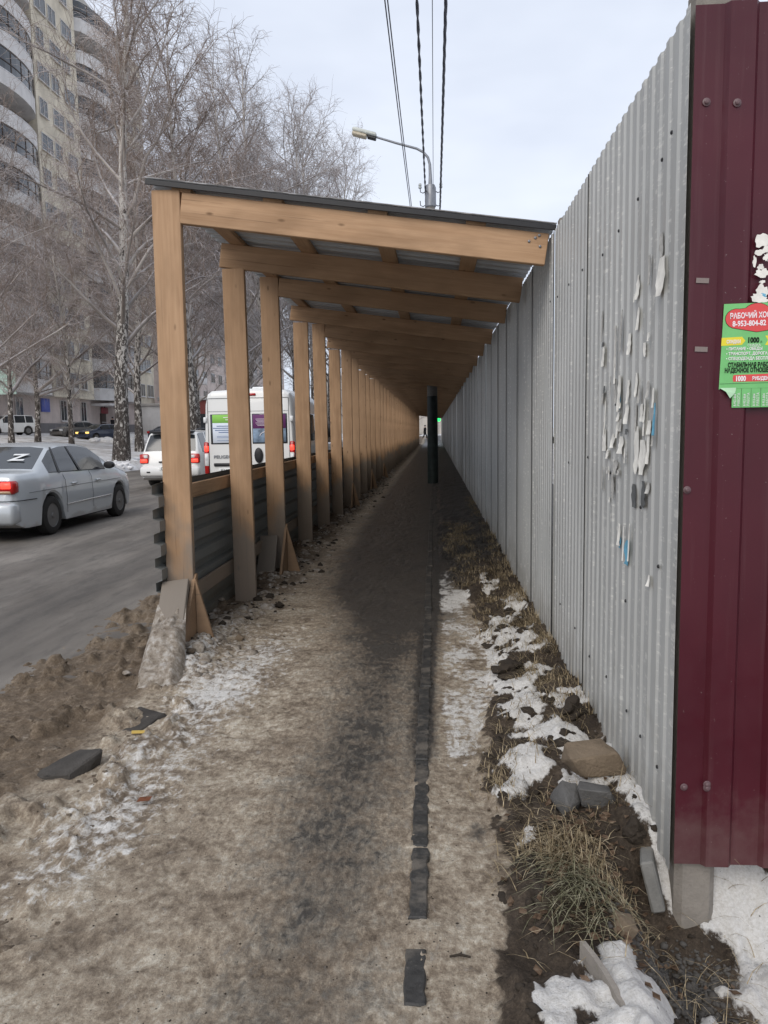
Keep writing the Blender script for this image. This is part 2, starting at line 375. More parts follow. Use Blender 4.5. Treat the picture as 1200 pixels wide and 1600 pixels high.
    earth = np.clip(earth + (np.exp(-((x + 1.55) / .28) ** 2) * sm(5.2, 7.5, y)) * .55, 0, 1)
    grav = blob(x, y, .80, 2.28, .22, .22)
    A = np.clip(.5 + .8 * (n1 - .5), 0, 1)
    return z, np.stack([np.clip(snow, 0, 1), wet_shade, earth, A], -1)

def ground_mat():
    m = Mat('trodden_snow_and_mud', .8, .3); w = m.world()
    at = m.n('VertexColor'); at.layer_name = 'cover'
    sp = m.n('SeparateColor'); m.l(at.outputs['Color'], sp.inputs[0]); sn, we, ea = sp.outputs[0], sp.outputs[1], sp.outputs[2]
    nf = m.noise(w, 80, 7, .78); nm = m.noise(w, 17, 6, .68); nc = m.noise(w, 3.6, 5, .6); ns = m.noise(m.world((1, .45, 1)), 34, 5, .7, .6)
    base = m.ramp(m.math('ADD', m.math('MULTIPLY', nm, .32), m.math('ADD', m.math('MULTIPLY', nc, .30), m.math('MULTIPLY', m.noise(m.world((1, .6, 1)), 48, 7, .78), .38))), [(.39, (.095, .071, .050)), (.465, (.24, .19, .138)), (.53, (.41, .345, .262)), (.61, (.66, .60, .495))])
    base = m.mix(m.math('MULTIPLY', m.g(nf, .45, .68), .34), base, (.18, .145, .112))
    nb = m.noise(w, 1.1, 4, .55); base = m.mix(m.math('MULTIPLY', m.g(nb, .45, .7), .30), base, (.17, .135, .105))
    base = m.mix(m.math('MULTIPLY', m.g(ns, .60, .72), .35), base, (.55, .53, .49))
    # brown slush / earth
    ecol = m.ramp(m.math('ADD', m.math('MULTIPLY', nf, .5), m.math('MULTIPLY', nc, .5)), [(.34, (.018, .013, .010)), (.5, (.060, .045, .032)), (.66, (.15, .115, .085))])
    sx = m.n('SeparateXYZ'); m.l(w, sx.inputs[0]); leftside = m.math('LESS_THAN', sx.outputs['X'], -1.0)
    ecol = m.mix(leftside, ecol, m.ramp(m.math('ADD', m.math('MULTIPLY', nf, .45), m.math('MULTIPLY', nm, .55)), [(.35, (.060, .042, .028)), (.5, (.145, .108, .074)), (.66, (.30, .24, .175))]))
    ef = m.g(m.math('ADD', ea, m.math('MULTIPLY', m.math('SUBTRACT', nm, .5), .9)), .38, .58)
    base = m.mix(ef, base, ecol)
    # wet dark asphalt, and the walkway's shade painted into the floor colour
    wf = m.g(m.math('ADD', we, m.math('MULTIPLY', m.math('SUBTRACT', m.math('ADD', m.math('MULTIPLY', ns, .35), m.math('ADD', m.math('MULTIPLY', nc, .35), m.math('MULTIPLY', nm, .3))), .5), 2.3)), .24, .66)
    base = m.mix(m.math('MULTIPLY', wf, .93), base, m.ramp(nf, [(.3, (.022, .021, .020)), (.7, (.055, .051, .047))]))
    # snow
    sf = m.g(m.math('ADD', sn, m.math('MULTIPLY', m.math('SUBTRACT', m.math('ADD', m.math('MULTIPLY', nm, .5), m.math('MULTIPLY', ns, .5)), .5), 1.15)), .47, .60)
    base = m.mix(m.math('MULTIPLY', sf, .92), base, m.ramp(nf, [(.3, (.55, .525, .48)), (.65, (.80, .79, .77))]))
    # scattered black grit
    vo = m.n('TexVoronoi'); vo.inputs['Scale'].default_value = 26; m.l(w, vo.inputs['Vector'])
    gr = m.math('MULTIPLY', m.math('LESS_THAN', vo.outputs['Distance'], .085), m.math('GREATER_THAN', nc, .5))
    base = m.mix(m.math('MULTIPLY', gr, .8), base, (.025, .02, .017))
    vo2 = m.n('TexVoronoi'); vo2.inputs['Scale'].default_value = 60; m.l(w, vo2.inputs['Vector']); base = m.mix(m.math('MULTIPLY', m.math('MULTIPLY', m.math('LESS_THAN', vo2.outputs['Distance'], .12), m.math('GREATER_THAN', nm, .52)), .5), base, (.05, .042, .035))
    m.col(base)
    m.rough(m.mix(wf, (.82, .82, .82), (.42, .42, .42)))
    hh = m.math('ADD', m.math('MULTIPLY', nf, .35), m.math('ADD', m.math('MULTIPLY', nm, .8), m.math('MULTIPLY', ns, .35)))
    m.bump(hh, 1.0, .018); return m.m
M_['ground'] = ground_mat()

def grid_xy(xs, ys):
    X, Y = np.meshgrid(xs, ys); return X.ravel(), Y.ravel(), len(xs), len(ys)
def grid_faces(nx, ny):
    a = np.arange(nx - 1)[None, :] + (np.arange(ny - 1) * nx)[:, None]
    return np.stack([a, a + 1, a + 1 + nx, a + nx], -1)
def ground_part(name, xa, xb, xs, ys, label=None):
    x_ = xs[(xs >= xa - 1e-6) & (xs <= xb + 1e-6)]
    X, Y, nx, ny = grid_xy(x_, ys); Z, cov = ground(X, Y)
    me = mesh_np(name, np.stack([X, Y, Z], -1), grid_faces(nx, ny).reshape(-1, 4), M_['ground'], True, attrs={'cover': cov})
    o = link(name, me); return tag(o, kind='structure')
xs = np.concatenate([np.arange(-3.2, -1.7, .0125), np.arange(-1.7, -.1, .0125), np.arange(-.1, 1.6, .0125), np.arange(1.6, 3.2, .05)])
xs = np.unique(np.round(xs, 5)); yl = [-1.0, -.5, 0, .4, .8, 1.1]
while yl[-1] < 30: yl.append(yl[-1] + .0085 + .0045 * max(0, yl[-1] - 1.1))
while yl[-1] < 125: yl.append(yl[-1] + .8)
ys = np.array(yl)
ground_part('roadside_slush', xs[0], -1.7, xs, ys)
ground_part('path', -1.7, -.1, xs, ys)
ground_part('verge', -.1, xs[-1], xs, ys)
# kerb stones along the right of the path, wet and black
kb = empty('kerb', (0, 0, 0), None, None, kind='structure')
y = 1.83; k = 0; kmesh = {}
while y < 40:
    ln = .36 if k == 0 else (.5 if k < 1 else (.45 if k == 1 else 1.0))
    if k == 0: y0, y1 = 1.86, 2.08
    elif k == 1: y0, y1 = 2.22, 2.62
    elif k == 2: y0, y1 = 2.632, 3.35
    else: y0, y1 = y + .006, y + .994
    mb = MB(); L_ = y1 - y0; nk = max(4, int(L_ / .025)) if k < 8 else 4; rk = random.Random(k); jit = .0045 if k < 8 else .002
    ol = [(-.029 + rk.uniform(-1, 1) * jit, L_ * i / nk) for i in range(nk + 1)] + [(.029 + rk.uniform(-1, 1) * jit, L_ * (nk - i) / nk) for i in range(nk + 1)]
    no = len(ol); cxm = .85
    mb.add([(a_, b_, -.2) for a_, b_ in ol] + [(a_, b_, -.005) for a_, b_ in ol] + [(a_ * cxm, min(max(b_, .005), L_ - .005), 0 + rk.uniform(-.0015, .0015)) for a_, b_ in ol],
           [[i, (i + 1) % no, no + (i + 1) % no, no + i] for i in range(no)] + [[no + i, no + (i + 1) % no, 2 * no + (i + 1) % no, 2 * no + i] for i in range(no)] + [[2 * no + i, 2 * no + i + 1, 2 * no + (no - 2 - i), 2 * no + (no - 1 - i)] for i in range(nk)])
    z0 = [.007, .008, .008, .009][k] if k < 4 else .010 + .004 * math.sin(k * 2.3)
    o = mb.build('kerb_stone', M_['conc_d'], kb); o.location = (-.067 + (.004 * math.sin(k * 1.7)), y0, z0); o.rotation_euler.z = .006 * math.sin(k * 3.1)
    y = y1 + .006 if k < 3 else y + 1.0; k += 1

# road, far snow verge, and the one sheet to the horizon
def road_mat():
    m = Mat('grey_wet_asphalt', .7, .25); w = m.world()
    n = m.noise(w, 120, 4, .7); n2 = m.noise(m.world((1, .3, 1)), 1.6, 6, .6); 
    b = m.ramp(n2, [(.3, (.115, .102, .088)), (.5, (.18, .162, .142)), (.7, (.26, .236, .208))])
    b = m.mix(m.math('MULTIPLY', m.g(n, .45, .7), .4), b, (.05, .047, .043)); n4 = m.noise(m.world((1, .25, 1)), 9, 6, .7); b = m.mix(m.math('MULTIPLY', m.g(n4, .5, .66), .4), b, (.06, .056, .052)); n5 = m.noise(m.world((2.2, .03, 1)), 1.0, 3); b = m.mix(m.math('MULTIPLY', m.g(n5, .48, .6), .35), b, (.055, .052, .05))
    sx = m.n('SeparateXYZ'); m.l(w, sx.inputs[0])
    e = m.g(m.math('ADD', sx.outputs['X'], m.math('MULTIPLY', m.noise(w, 3, 5), 1.0)), -3.2, -2.1)
    b = m.mix(m.math('MULTIPLY', e, .7), b, (.15, .12, .09))
    m.col(b); m.bump(n, .3, .004); m.rough(m.ramp(n2, [(.3, (.6,) * 3), (.7, (.8,) * 3)])); return m.m
M_['road'] = road_mat()
xr = np.linspace(-12.6, -2.0, 30); yr = np.concatenate([np.arange(-30, 60, 1.), np.arange(60, 400, 8.)])
X, Y, nx, ny = grid_xy(xr, yr); Z = -.02 + .02 * (fbm(X * .5, Y * .3, 3) - .5) + .42 * sm(84, 130, Y)
tag(link('road', mesh_np('road', np.stack([X, Y, Z], -1), grid_faces(nx, ny).reshape(-1, 4), M_['road'], True)), kind='structure')
def snowfield_mat():
    m = Mat('trodden_snowfield', .85, .2); w = m.world(); n = m.noise(w, .8, 6, .65); n2 = m.noise(w, 12, 5)
    b = m.ramp(n, [(.32, (.20, .17, .145)), (.44, (.55, .53, .51)), (.62, (.76, .76, .77))]); b = m.mix(m.math('MULTIPLY', m.g(n2, .5, .8), .35), b, (.33, .30, .27))
    m.col(b); m.bump(n2, .6, .03); return m.m
M_['field'] = snowfield_mat()
TX = [-300, -60, -38, -33, -27, -20, -14, -13, -12.75, -12.55]; TZ = [3.0, 1.9, 1.75, 1.55, .95, .55, .30, .22, .12, -.12]
def terr(x, y):
    return np.interp(x, TX, TZ) + .10 * (fbm(np.asarray(x) * .8, np.asarray(y) * .8, 4) - .5) * (np.asarray(x) > -32) + .06 * np.exp(-((np.asarray(x) + 13.2) / .5) ** 2) + .42 * sm(84, 130, np.asarray(y)) * sm(-30, -13, np.asarray(x))
xt = np.concatenate([[-300, -150, -80, -60], np.arange(-45, -16, .5), np.arange(-16, -12.5, .12), [-12.55]]); yt = np.concatenate([np.arange(-40, 15, 2.), np.arange(15, 60, .35), np.arange(60, 130, 1.2), np.arange(130, 420, 12.)])
X, Y, nx, ny = grid_xy(xt, yt); Z = terr(X, Y)
tag(link('snowy_verge', mesh_np('snowy_verge', np.stack([X, Y, Z], -1), grid_faces(nx, ny).reshape(-1, 4), M_['field'], True)), kind='structure')
mb = MB(); mb.add([(-2500, -2500, -.45), (2500, -2500, -.45), (2500, 2500, -.45), (-2500, 2500, -.45)], [[0, 1, 2, 3]])
tag(mb.build('ground', M_['field']), kind='structure')
xg = np.linspace(-12.6, 60, 60); yg = np.concatenate([np.linspace(96, 130, 14), np.linspace(140, 420, 12)])
X, Y, nx, ny = grid_xy(xg, yg); Z = .36 + .0 * X + .015 * sm(100, 140, Y) * 2 + .05 * (fbm(X * .6, Y * .6, 3) - .5)
Z = np.where((X > -12.7) & (X < -3.2), Z - .3, Z) 
tag(link('snowy_street', mesh_np('snowy_street', np.stack([X, Y, Z + .03], -1), grid_faces(nx, ny).reshape(-1, 4), M_['field'], True)), kind='structure')

# ---------------------------------------------------------------- planks and profiled sheets
_pl = {}
def plank(name, parent, p0, p1, width, thick, face, mat, label=None, c=.004):
    """a board from p0 to p1 (centre line); 'face' is the normal of its wide side"""
    p0 = Vector(p0); p1 = Vector(p1); d = p1 - p0; ln = d.length; key = (round(ln, 2), width, thick, mat)
    if key not in _pl:
        mb = MB(); mb.box(0, ln, -width / 2, width / 2, -thick / 2, thick / 2, c); _pl[key] = mb.build(name, M_[mat], link_=False)
    x = d.normalized(); z = Vector(face); z = (z - x * z.dot(x)).normalized(); y_ = z.cross(x)
    Mx = Matrix((x, y_, z)).transposed().to_4x4(); Mx.translation = p0
    o = link(name, _pl[key], parent, Mx)
    if label: o['label'] = label
    return o
def trap(n, pitch, depth, top=.35, slope=.12):
    """trapezoid profile: list of (s, d)"""
    P = []
    for i in range(n):
        a = i * pitch; w = top * pitch; s_ = slope * pitch; low = pitch - w - 2 * s_
        P += [(a, 0), (a + low, 0), (a + low + s_, depth), (a + low + s_ + w, depth)]
    P.append((n * pitch, 0)); return P
def sheet_mesh(name, prof, h0, h1, mat, plane='YZ', nseg=1, cut=None):
    """profile along first axis, extruded along the second; depth on the remaining one; a thin solid"""
    t = .0012; V = []; m = len(prof); hs = np.linspace(h0, h1, nseg + 1)
    for sgn in (0, 1):
        for h in hs:
            for (s_, d) in prof:
                dd = d + (t if sgn else 0)
                V.append({'YZ': (dd, s_, h), 'XZ': (s_, dd, h), 'YX': (h, s_, dd), 'ZY': (dd, h, s_)}[plane])
    q = (nseg + 1) * m; F = []
    for b in (0, q):
        for i in range(nseg):
            for j in range(m - 1): F.append([b + i * m + j, b + i * m + j + 1, b + (i + 1) * m + j + 1, b + (i + 1) * m + j])
    for j in range(m - 1):
        F.append([j, j + 1, q + j + 1, q + j]); F.append([nseg * m + j, nseg * m + j + 1, q + nseg * m + j + 1, q + nseg * m + j])
    for i in range(nseg):
        F.append([i * m, (i + 1) * m, q + (i + 1) * m, q + i * m]); F.append([i * m + m - 1, (i + 1) * m + m - 1, q + (i + 1) * m + m - 1, q + i * m + m - 1])
    mb = MB(); mb.add(V, F); return mb.build(name, mat, link_=False)

# ---------------------------------------------------------------- the covered walkway
YEND = 77.5
wk = empty('covered_walkway', (-1.7, 5.2, 0), 'long pedestrian gallery of raw pine posts and beams under a lean-to corrugated roof', 'covered walkway')
wk.location = (0, 0, 0)
fy = [5.20, 6.66, 8.05, 9.98, 11.58, 13.35]
while fy[-1] < YEND - 1.6: fy.append(fy[-1] + 1.58 + random.uniform(-.12, .12))
def roofz(x): return 3.115 - .142 * (x + 1.86)            # top of the beams
A_type = [1, 0, 1, 0, 1, 0]
for i, y in enumerate(fy):
    a = A_type[i] if i < 6 else (1 if random.random() < .3 else 0)
    jx = 0 if i < 6 else random.uniform(-.025, .025)
    xc = [-1.785, -1.695, -1.690, -1.715, -1.70, -1.71][i] if i < 6 else -1.70 + .0015 * (y - 13) + jx
    w = .19; tilt = [.02, -.01, .0, .01, -.01, 0][i] if i < 6 else random.uniform(-.015, .015)
    ztop = roofz(xc) + (.0 if a else -.20)
    plank('post', wk, (xc, y, -.08), (xc + tilt, y, ztop), w, .055, (0, -1, 0), 'wood')
    x0 = (xc + w / 2 + .002 + tilt if a else xc - w / 2 - .02)
    x1 = .735
    z0, z1 = roofz(x0), roofz(x1); hh = .20 if i < 2 else .185
    # a sloping plank on edge, its right end cut where it meets the fence
    plank('beam', wk, (x0, y, z0 - hh / 2), (x1, y, z1 - hh / 2), hh, .05, (0, -1, 0), 'wood')
# gussets and braces at the foot of some posts
def gusset(px, py, dx, h, wdt, face_y=0.0):
    mb = MB(); t = .025
    mb.prism([(px, -.06), (px + dx, -.06), (px + dx * .93, .02), (px + .02, h)], py - t / 2, py + t / 2, 'y'); return mb.build('brace', M_['woodb'], wk)
for i, y in enumerate(fy):
    if i in (0, 2, 6, 9, 12):
        px = [-1.785, 0, -1.69][i] + .10 if i < 3 else -1.60
        # triangular board set across the path side, seen edge on and obliquely
        mb = MB(); mb.prism([(y + .03, -.05), (y - .42, -.05), (y - .40, .0), (y + .0, .52), (y + .03, .52)], px - .012, px + .012, 'x'); mb.build('brace', M_['woodb'], wk)
        mb = MB(); mb.prism([(px + .016, -.06), (px + .17, -.06), (px + .15, .0), (px + .016, .50)], y - .012 - .03, y + .012 - .03, 'y'); mb.build('brace', M_['woodb'], wk)
        if i in (0, 2):
            ln_top, ln_bot = ((-1.795, 5.13, .48), (-1.69, 4.50, -.05)) if i == 0 else ((px - .17, y - .06, .40), (px - .15, y - .45, -.05))
            plank('brace', wk, ln_bot, ln_top, .185, .04, (0, -1, .4), 'woodd', 'grey weathered brace board half buried in slush' if i == 0 else 'grey brace board leaning on its post')
# purlins: flat boards on top of the beams
for x in (-1.66, -1.05, -.36, .28):
    k = 0
    while k < len(fy) - 1:
        k2 = min(k + 2, len(fy) - 1)
        y0 = fy[k] + (-.020 if k == 0 else .004); z = roofz(x) + .018
        plank('purlin', wk, (x, y0, z), (x, fy[k2] + (.15 if k2 == len(fy) - 1 else 0), z), .13, .034, (.14, 0, 1), 'wood')
        k = k2
# roof sheets, ribs running down the slope
RL = 2.70; sl = math.atan(.142)
rprof = trap(7, .15, .02, .4, .1)
rme = sheet_mesh('roof_sheet', rprof, 0, RL, M_['galv_roof'], 'YX')
yy = 5.150; k = 0
while yy < fy[-1] + .2:
    Mx = Matrix.Translation((-1.885, yy, roofz(-1.885) + .040 + .0035 * (k % 2))) @ Matrix.Rotation(sl, 4, 'Y')
    link('roof_sheet', rme, wk, Mx); yy += 1.035; k += 1
# snow and frost lip and dark edge trim along the front of the roof
mb = MB(); mb.box(0, RL, -.010, 0, -.022, .014, .003); mb.build('edge_trim', M_['black'], wk, Matrix.Translation((-1.885, 5.145, roofz(-1.885) + .036)) @ Matrix.Rotation(sl, 4, 'Y'))
mb = MB()
prev = None
for i in range(60):
    x = RL * i / 59; h = .0 + .004 * random.random() - .008; d = .05 + .03 * random.random()
    cur = [(x, -.010, .026), (x, -.006, .028 + h), (x, d, .027 + h), (x, d + .03, .026)]
    if prev: n = len(mb.v); mb.add(prev + cur, [[0, 1, 5, 4], [1, 2, 6, 5], [2, 3, 7, 6]])
    prev = cur
mb.build('snow_layer', M_['snow'], wk, Matrix.Translation((-1.885, 5.145, roofz(-1.885) + .036)) @ Matrix.Rotation(sl, 4, 'Y'), smooth=True)
# the low barrier of ribbed sheets along the road side, ribs lying flat
bprof = [(s_, -d) for s_, d in trap(7, .167, .045, .36, .10)]
def zprof_sheet(y0, y1):
    mb = MB(); t = .0015; n = len(bprof)
    V = [(dd + tt, y_, s_) for tt in (0, t) for y_ in (y0, y1) for (s_, dd) in bprof]; F = []
    for j in range(n - 1):
        F += [[j, j + 1, n + j + 1, n + j], [2 * n + j, 2 * n + j + 1, 3 * n + j + 1, 3 * n + j], [j, j + 1, 2 * n + j + 1, 2 * n + j], [n + j, n + j + 1, 3 * n + j + 1, 3 * n + j]]
    mb.add(V, F); return mb.build('barrier_sheet', M_['galv_dark'], link_=False)
bm_ = zprof_sheet(0, 3.0); y = 5.06; k = 0
while y < YEND - 2.5:
    link('barrier_sheet', bm_, wk, Matrix.Translation((-1.868 - .003 * (k % 2), y, .0))); y += 2.97; k += 1
for (z, wd) in ((1.07, .11), (.30, .12)):
    y = 5.22; k = 0
    while y < YEND - 3:
        plank('rail', wk, (-1.842 if z > 1 else -1.838, y, z + .004 * (k % 3)), (-1.842 if z > 1 else -1.838, y + 2.96, z + .004 * ((k + 1) % 3)), wd, .028, (1, 0, 0), 'wood'); y += 2.97; k += 1
# nail and bolt heads on the first beam
for (bx, bz) in ((.66, 2.72), (.685, 2.735), (.69, 2.665), (.62, 2.7)):
    mb = MB(); mb.lathe([(.0095, 0), (.008, -.005), (.003, -.007)], 10, 'y'); mb.build('bolt', M_['metal'], wk, Matrix.Translation((bx, 5.173, bz)))

# ---------------------------------------------------------------- the grey fence on the right
fx = .765; FTOP = 2.74
fence = empty('corrugated_fence', (fx, 2.47, 0), 'tall fence of pale grey corrugated sheets running along the walkway', 'fence')
fence.location = (0, 0, 0)
def fsheet(npitch): return sheet_mesh('fence_sheet', trap(npitch, .1, .0078, .42, .10), 0.03, FTOP, M_['galv'], 'YZ', 3)
fs = {n: fsheet(n) for n in (15, 11)}
seams = [2.47, 3.96, 5.06, 6.16]
y = 2.47; k = 0
while y < 90:
    n = 15 if k == 0 else 11
    o = link('fence_sheet', fs[n], fence, Matrix.Translation((fx + .004 * (k % 2) + .002 * math.sin(k * 2.2), y, .006 * math.sin(k * 1.9) if k else 0)) @ Matrix.Rotation(.0015 * math.sin(k * 1.3), 4, 'X'))
    y += n * .1 - (.0 if k == 0 else .012); k += 1
    if k < 40:  # dark folded lap where two sheets meet
        mb = MB(); mb.box(-.004, -.0005, -.004, .004, .03, FTOP - .01); mb.build('seam', M_['black'], fence, Matrix.Translation((fx - .001, y, 0)))
mb = MB()
sme = None
mb.lathe([(.007, 0), (.0065, -.004), (.003, -.006)], 8, 'x'); sme = mb.build('screw', M_['black'], link_=False)
for (yy, zz) in [(2.62, 2.43), (2.72, 2.38), (3.02, 2.34), (3.32, 2.30), (3.62, 2.27), (2.62, .32), (2.84, .34), (3.05, .36), (3.42, .38), (3.8, .36), (4.1, 2.3), (4.5, 2.3), (4.9, 2.3), (5.2, 2.32), (4.2, .4), (4.7, .42), (3.4, 1.3), (3.9, 1.35), (4.45, 1.3), (2.9, 1.2), (3.1, .8), (2.66, 1.02)]:
    link('screw', sme, fence, Matrix.Translation((fx - .0005, yy, zz)))
# concrete posts behind the sheets
cpb = MB(); ch = .022; w_, d_ = .132, .12
cpb.prism([(ch, 0), (w_ - ch, 0), (w_, ch), (w_, d_ - ch), (w_ - ch, d_), (ch, d_), (0, d_ - ch), (0, ch)], -.5, 2.80, 'z'); cme = cpb.build('post', M_['conc'], link_=False, smooth=False)
for y in (2.478, 5.0, 7.5, 10.0, 12.5): link('post', cme, fence, Matrix.Translation((fx + .026, y, 0)))
# remains of torn notices
def scrap(parent, y, z, w, h, mat, curl=.02, tw=0.0, seed=0):
    r_ = random.Random(seed); nx_, nz_ = 4, 7; V = []
    for j in range(nz_):
        t = j / (nz_ - 1); ww = w * 1.7 * (1 - 1.1 * abs(t - r_.uniform(.2, .7)) * r_.uniform(.5, 1.3)); off = r_.uniform(-.15, .15) * w
        for i in range(nx_):
            s_ = i / (nx_ - 1) - .5
            V.append((-.0025 - curl * .6 * (t ** 2) * (.4 + .6 * abs(s_ + .5)) - .004 * abs(s_), y + s_ * ww + off + tw * t * h, z - t * h))
    F = [[j * nx_ + i, j * nx_ + i + 1, (j + 1) * nx_ + i + 1, (j + 1) * nx_ + i] for j in range(nz_ - 1) for i in range(nx_ - 1)]
    mb = MB(); mb.add(V, F); n = len(V); mb.add([(v[0] - .0006, v[1], v[2]) for v in V], F)
    return mb.build('paper_scrap', mat, parent, Matrix.Translation((fx, 0, 0)), smooth=True)
M_['paper'] = simple('old_paper', (.78, .76, .70), .85, .1, var=.15, scale=30); M_['paperg'] = simple('grimy_paper', (.45, .44, .41), .9, .1, var=.3, scale=40)
M_['paperb'] = simple('blue_paper', (.16, .40, .55), .85, .1, var=.2, scale=60); M_['glue'] = simple('dark_glue', (.13, .135, .135), .8, .2, var=.2, scale=30)
M_['paperk'] = simple('green_dark_paper', (.05, .09, .075), .8, .1)
SCR = [  # y, z, w, h, material, curl
 (3.60, 2.02, .02, .18, 'paperg', .006), (3.56, 1.86, .03, .12, 'paper', .01), (3.23, 1.97, .02, .22, 'paperg', .006), (3.34, 1.92, .022, .32, 'paper', .01), (3.33, 1.92, .012, .30, 'paperg', .008),
 (2.98, 2.06, .03, .09, 'paper', .014), (2.97, 1.94, .02, .11, 'paper', .012), (2.84, 2.10, .02, .14, 'paperg', .008), (3.10, 1.86, .035, .11, 'paper', .02),
 (2.69, 2.06, .055, .17, 'paper', .025), (2.70, 2.14, .03, .08, 'paperg', .001), (2.83, 1.83, .02, .03, 'paper', .01), (3.32, 1.70, .03, .14, 'paperg', .01), (3.25, 1.71, .035, .20, 'paper', .014),
 (3.24, 1.64, .02, .07, 'paperb', .004), (3.10, 1.68, .025, .12, 'paper', .012), (3.12, 1.60, .03, .12, 'paper', .025), (2.98, 1.70, .022, .12, 'paper', .01), (2.98, 1.58, .014, .13, 'paperg', .006),
 (2.82, 1.66, .025, .06, 'paperg', .02), (2.73, 1.58, .02, .15, 'paperb', .008), (2.74, 1.50, .014, .07, 'paperg', .01), (3.52, 1.49, .05, .13, 'paper', .01), (3.50, 1.63, .01, .22, 'paper', .008),
 (3.35, 1.47, .04, .06, 'paper', .02), (3.20, 1.46, .05, .07, 'paper', .025), (3.22, 1.53, .03, .05, 'paperg', .015), (3.29, 1.36, .05, .06, 'paperg', .02), (2.97, 1.50, .04, .24, 'paper', .012),
 (2.88, 1.45, .055, .17, 'paper', .016), (2.80, 1.50, .02, .18, 'paper', .014), (2.80, 1.52, .03, .05, 'paper', .012), (2.79, 1.30, .025, .04, 'paperg', .02), (2.99, 1.28, .045, .09, 'glue', .001),
 (2.86, 1.30, .045, .13, 'glue', .001), (3.35, 1.30, .03, .14, 'paperg', .006), (3.55, 1.32, .012, .14, 'paperg', .005), (3.21, 1.10, .03, .09, 'paper', .016), (3.21, 1.05, .035, .05, 'paperb', .003),
 (3.14, 1.10, .012, .19, 'paper', .01), (3.08, 1.05, .05, .10, 'paperb', .004), (3.05, 1.12, .01, .2, 'paper', .01), (2.76, .97, .016, .04, 'paper', .02), (3.45, 1.40, .03, .04, 'paper', .012), (2.86, 1.60, .012, .18, 'paper', .006)]
rq = random.Random(5)
for k in range(22): SCR.append((rq.uniform(2.72, 3.6), min(2.0, max(1.05, rq.gauss(1.55, .2))), rq.uniform(.008, .03), rq.uniform(.02, .10), rq.choice(['paper', 'paper', 'paperg', 'glue']), rq.uniform(.002, .014)))
for i, (y, z, w, h, mt, cu) in enumerate(SCR): scrap(fence, y, z, w, h * (.75 if h > .1 else 1), M_[mt], cu, random.uniform(-.12, .12), i)

# ---------------------------------------------------------------- the maroon fence across the right
red = empty('maroon_fence', (0, 0, 0), 'dark red profiled steel fence panels facing the camera at the right edge', 'fence')
def rsheet(n): return sheet_mesh('fence_sheet', [(s_, -d) for s_, d in trap(n, .182, .016, .40, .07)], .064, 2.725, M_['maroon'], 'XZ', 4)
rp = rsheet(6)
for k in range(2): link('fence_sheet', rp, red, Matrix.Translation((.775 + k * 1.10, 2.452 - .002 * k, -.0)))
mb = MB(); mb.lathe([(.012, 0), (.012, -.002), (.0075, -.0035), (.0075, -.008), (.004, -.010)], 12, 'y'); scm = mb.build('screw', simple('painted_screw', (.12, .07, .075), .45, .5), link_=False)
for (x, z, dy) in ((.812, 2.452, 0), (.895, 2.44, -.016), (.80, .33, 0), (.868, .335, -.014), (.868, .347, -.014), (1.09, 2.44, 0), (1.09, .33, 0), (.785, 1.30, 0)):
    link('screw', scm, red, Matrix.Translation((x, 2.450 + dy, z)))
M_['tape'] = simple('brown_tape', (.22, .18, .165), .5, .4)
for (x, z) in ((.7955, 1.93), (.797, 1.725)):
    mb = MB(); mb.box(0, .038, -.0016, 0, 0, .015); o = mb.build('tape_strip', M_['tape'], red, Matrix.Translation((x, 2.4500, z)) @ Matrix.Rotation(.06, 4, 'Y'))
def flat_scrap(x, z, w, h, mat, seed, y=2.4335, name='paper_scrap', parent=None):
    r_ = random.Random(seed); n = 17; P = []; y = y - .00035 * (seed % 13)
    for j in range(n):
        a = 2 * PI * j / n; q = r_.uniform(.5, 1.1) if j % 2 else r_.uniform(.75, 1.0); P.append((x + w / 2 * q * math.cos(a), z + h / 2 * q * math.sin(a)))
    mb = MB(); mb.prism(P, y, y + .0008, 'y'); return mb.build(name, mat, parent or red)
for i, (x, z, w, h) in enumerate([(.978, 2.045, .050, .045), (.990, 2.018, .022, .025), (.972, 2.01, .035, .02), (.992, 1.995, .02, .028), (.960, 1.985, .012, .04), (.978, 1.968, .022, .02), (.984, 1.95, .045, .03), (.975, 1.948, .014, .018),
                                 (.984, 1.925, .02, .012), (.985, 1.897, .042, .045), (.970, 1.88, .045, .03), (.982, 1.872, .05, .022)]): flat_scrap(x, z, w, h, M_['paper'], i + 100)
flat_scrap(.987, 1.882, .026, .02, M_['paperb'], 120, 2.4325)

# ---------------------------------------------------------------- text
def text(body, size, mat, parent, M, name='lettering', extrude=.0004, sx=1.0, align='LEFT', bold=0.0):
    cu = bpy.data.curves.new(name, 'FONT'); cu.body = body; cu.size = size; cu.extrude = extrude; cu.align_x = align; cu.offset = bold
    cu.resolution_u = 2
    ob = bpy.data.objects.new(name, cu); C.objects.link(ob)
    dg = bpy.context.evaluated_depsgraph_get(); me = bpy.data.meshes.new_from_object(ob.evaluated_get(dg)); bpy.data.objects.remove(ob)
    me.materials.clear(); me.materials.append(mat)
    return link(name, me, parent, M @ Matrix.Diagonal((sx, 1, 1, 1)))
UP = Matrix.Rotation(PI / 2, 4, 'X')    # text standing up, facing -Y
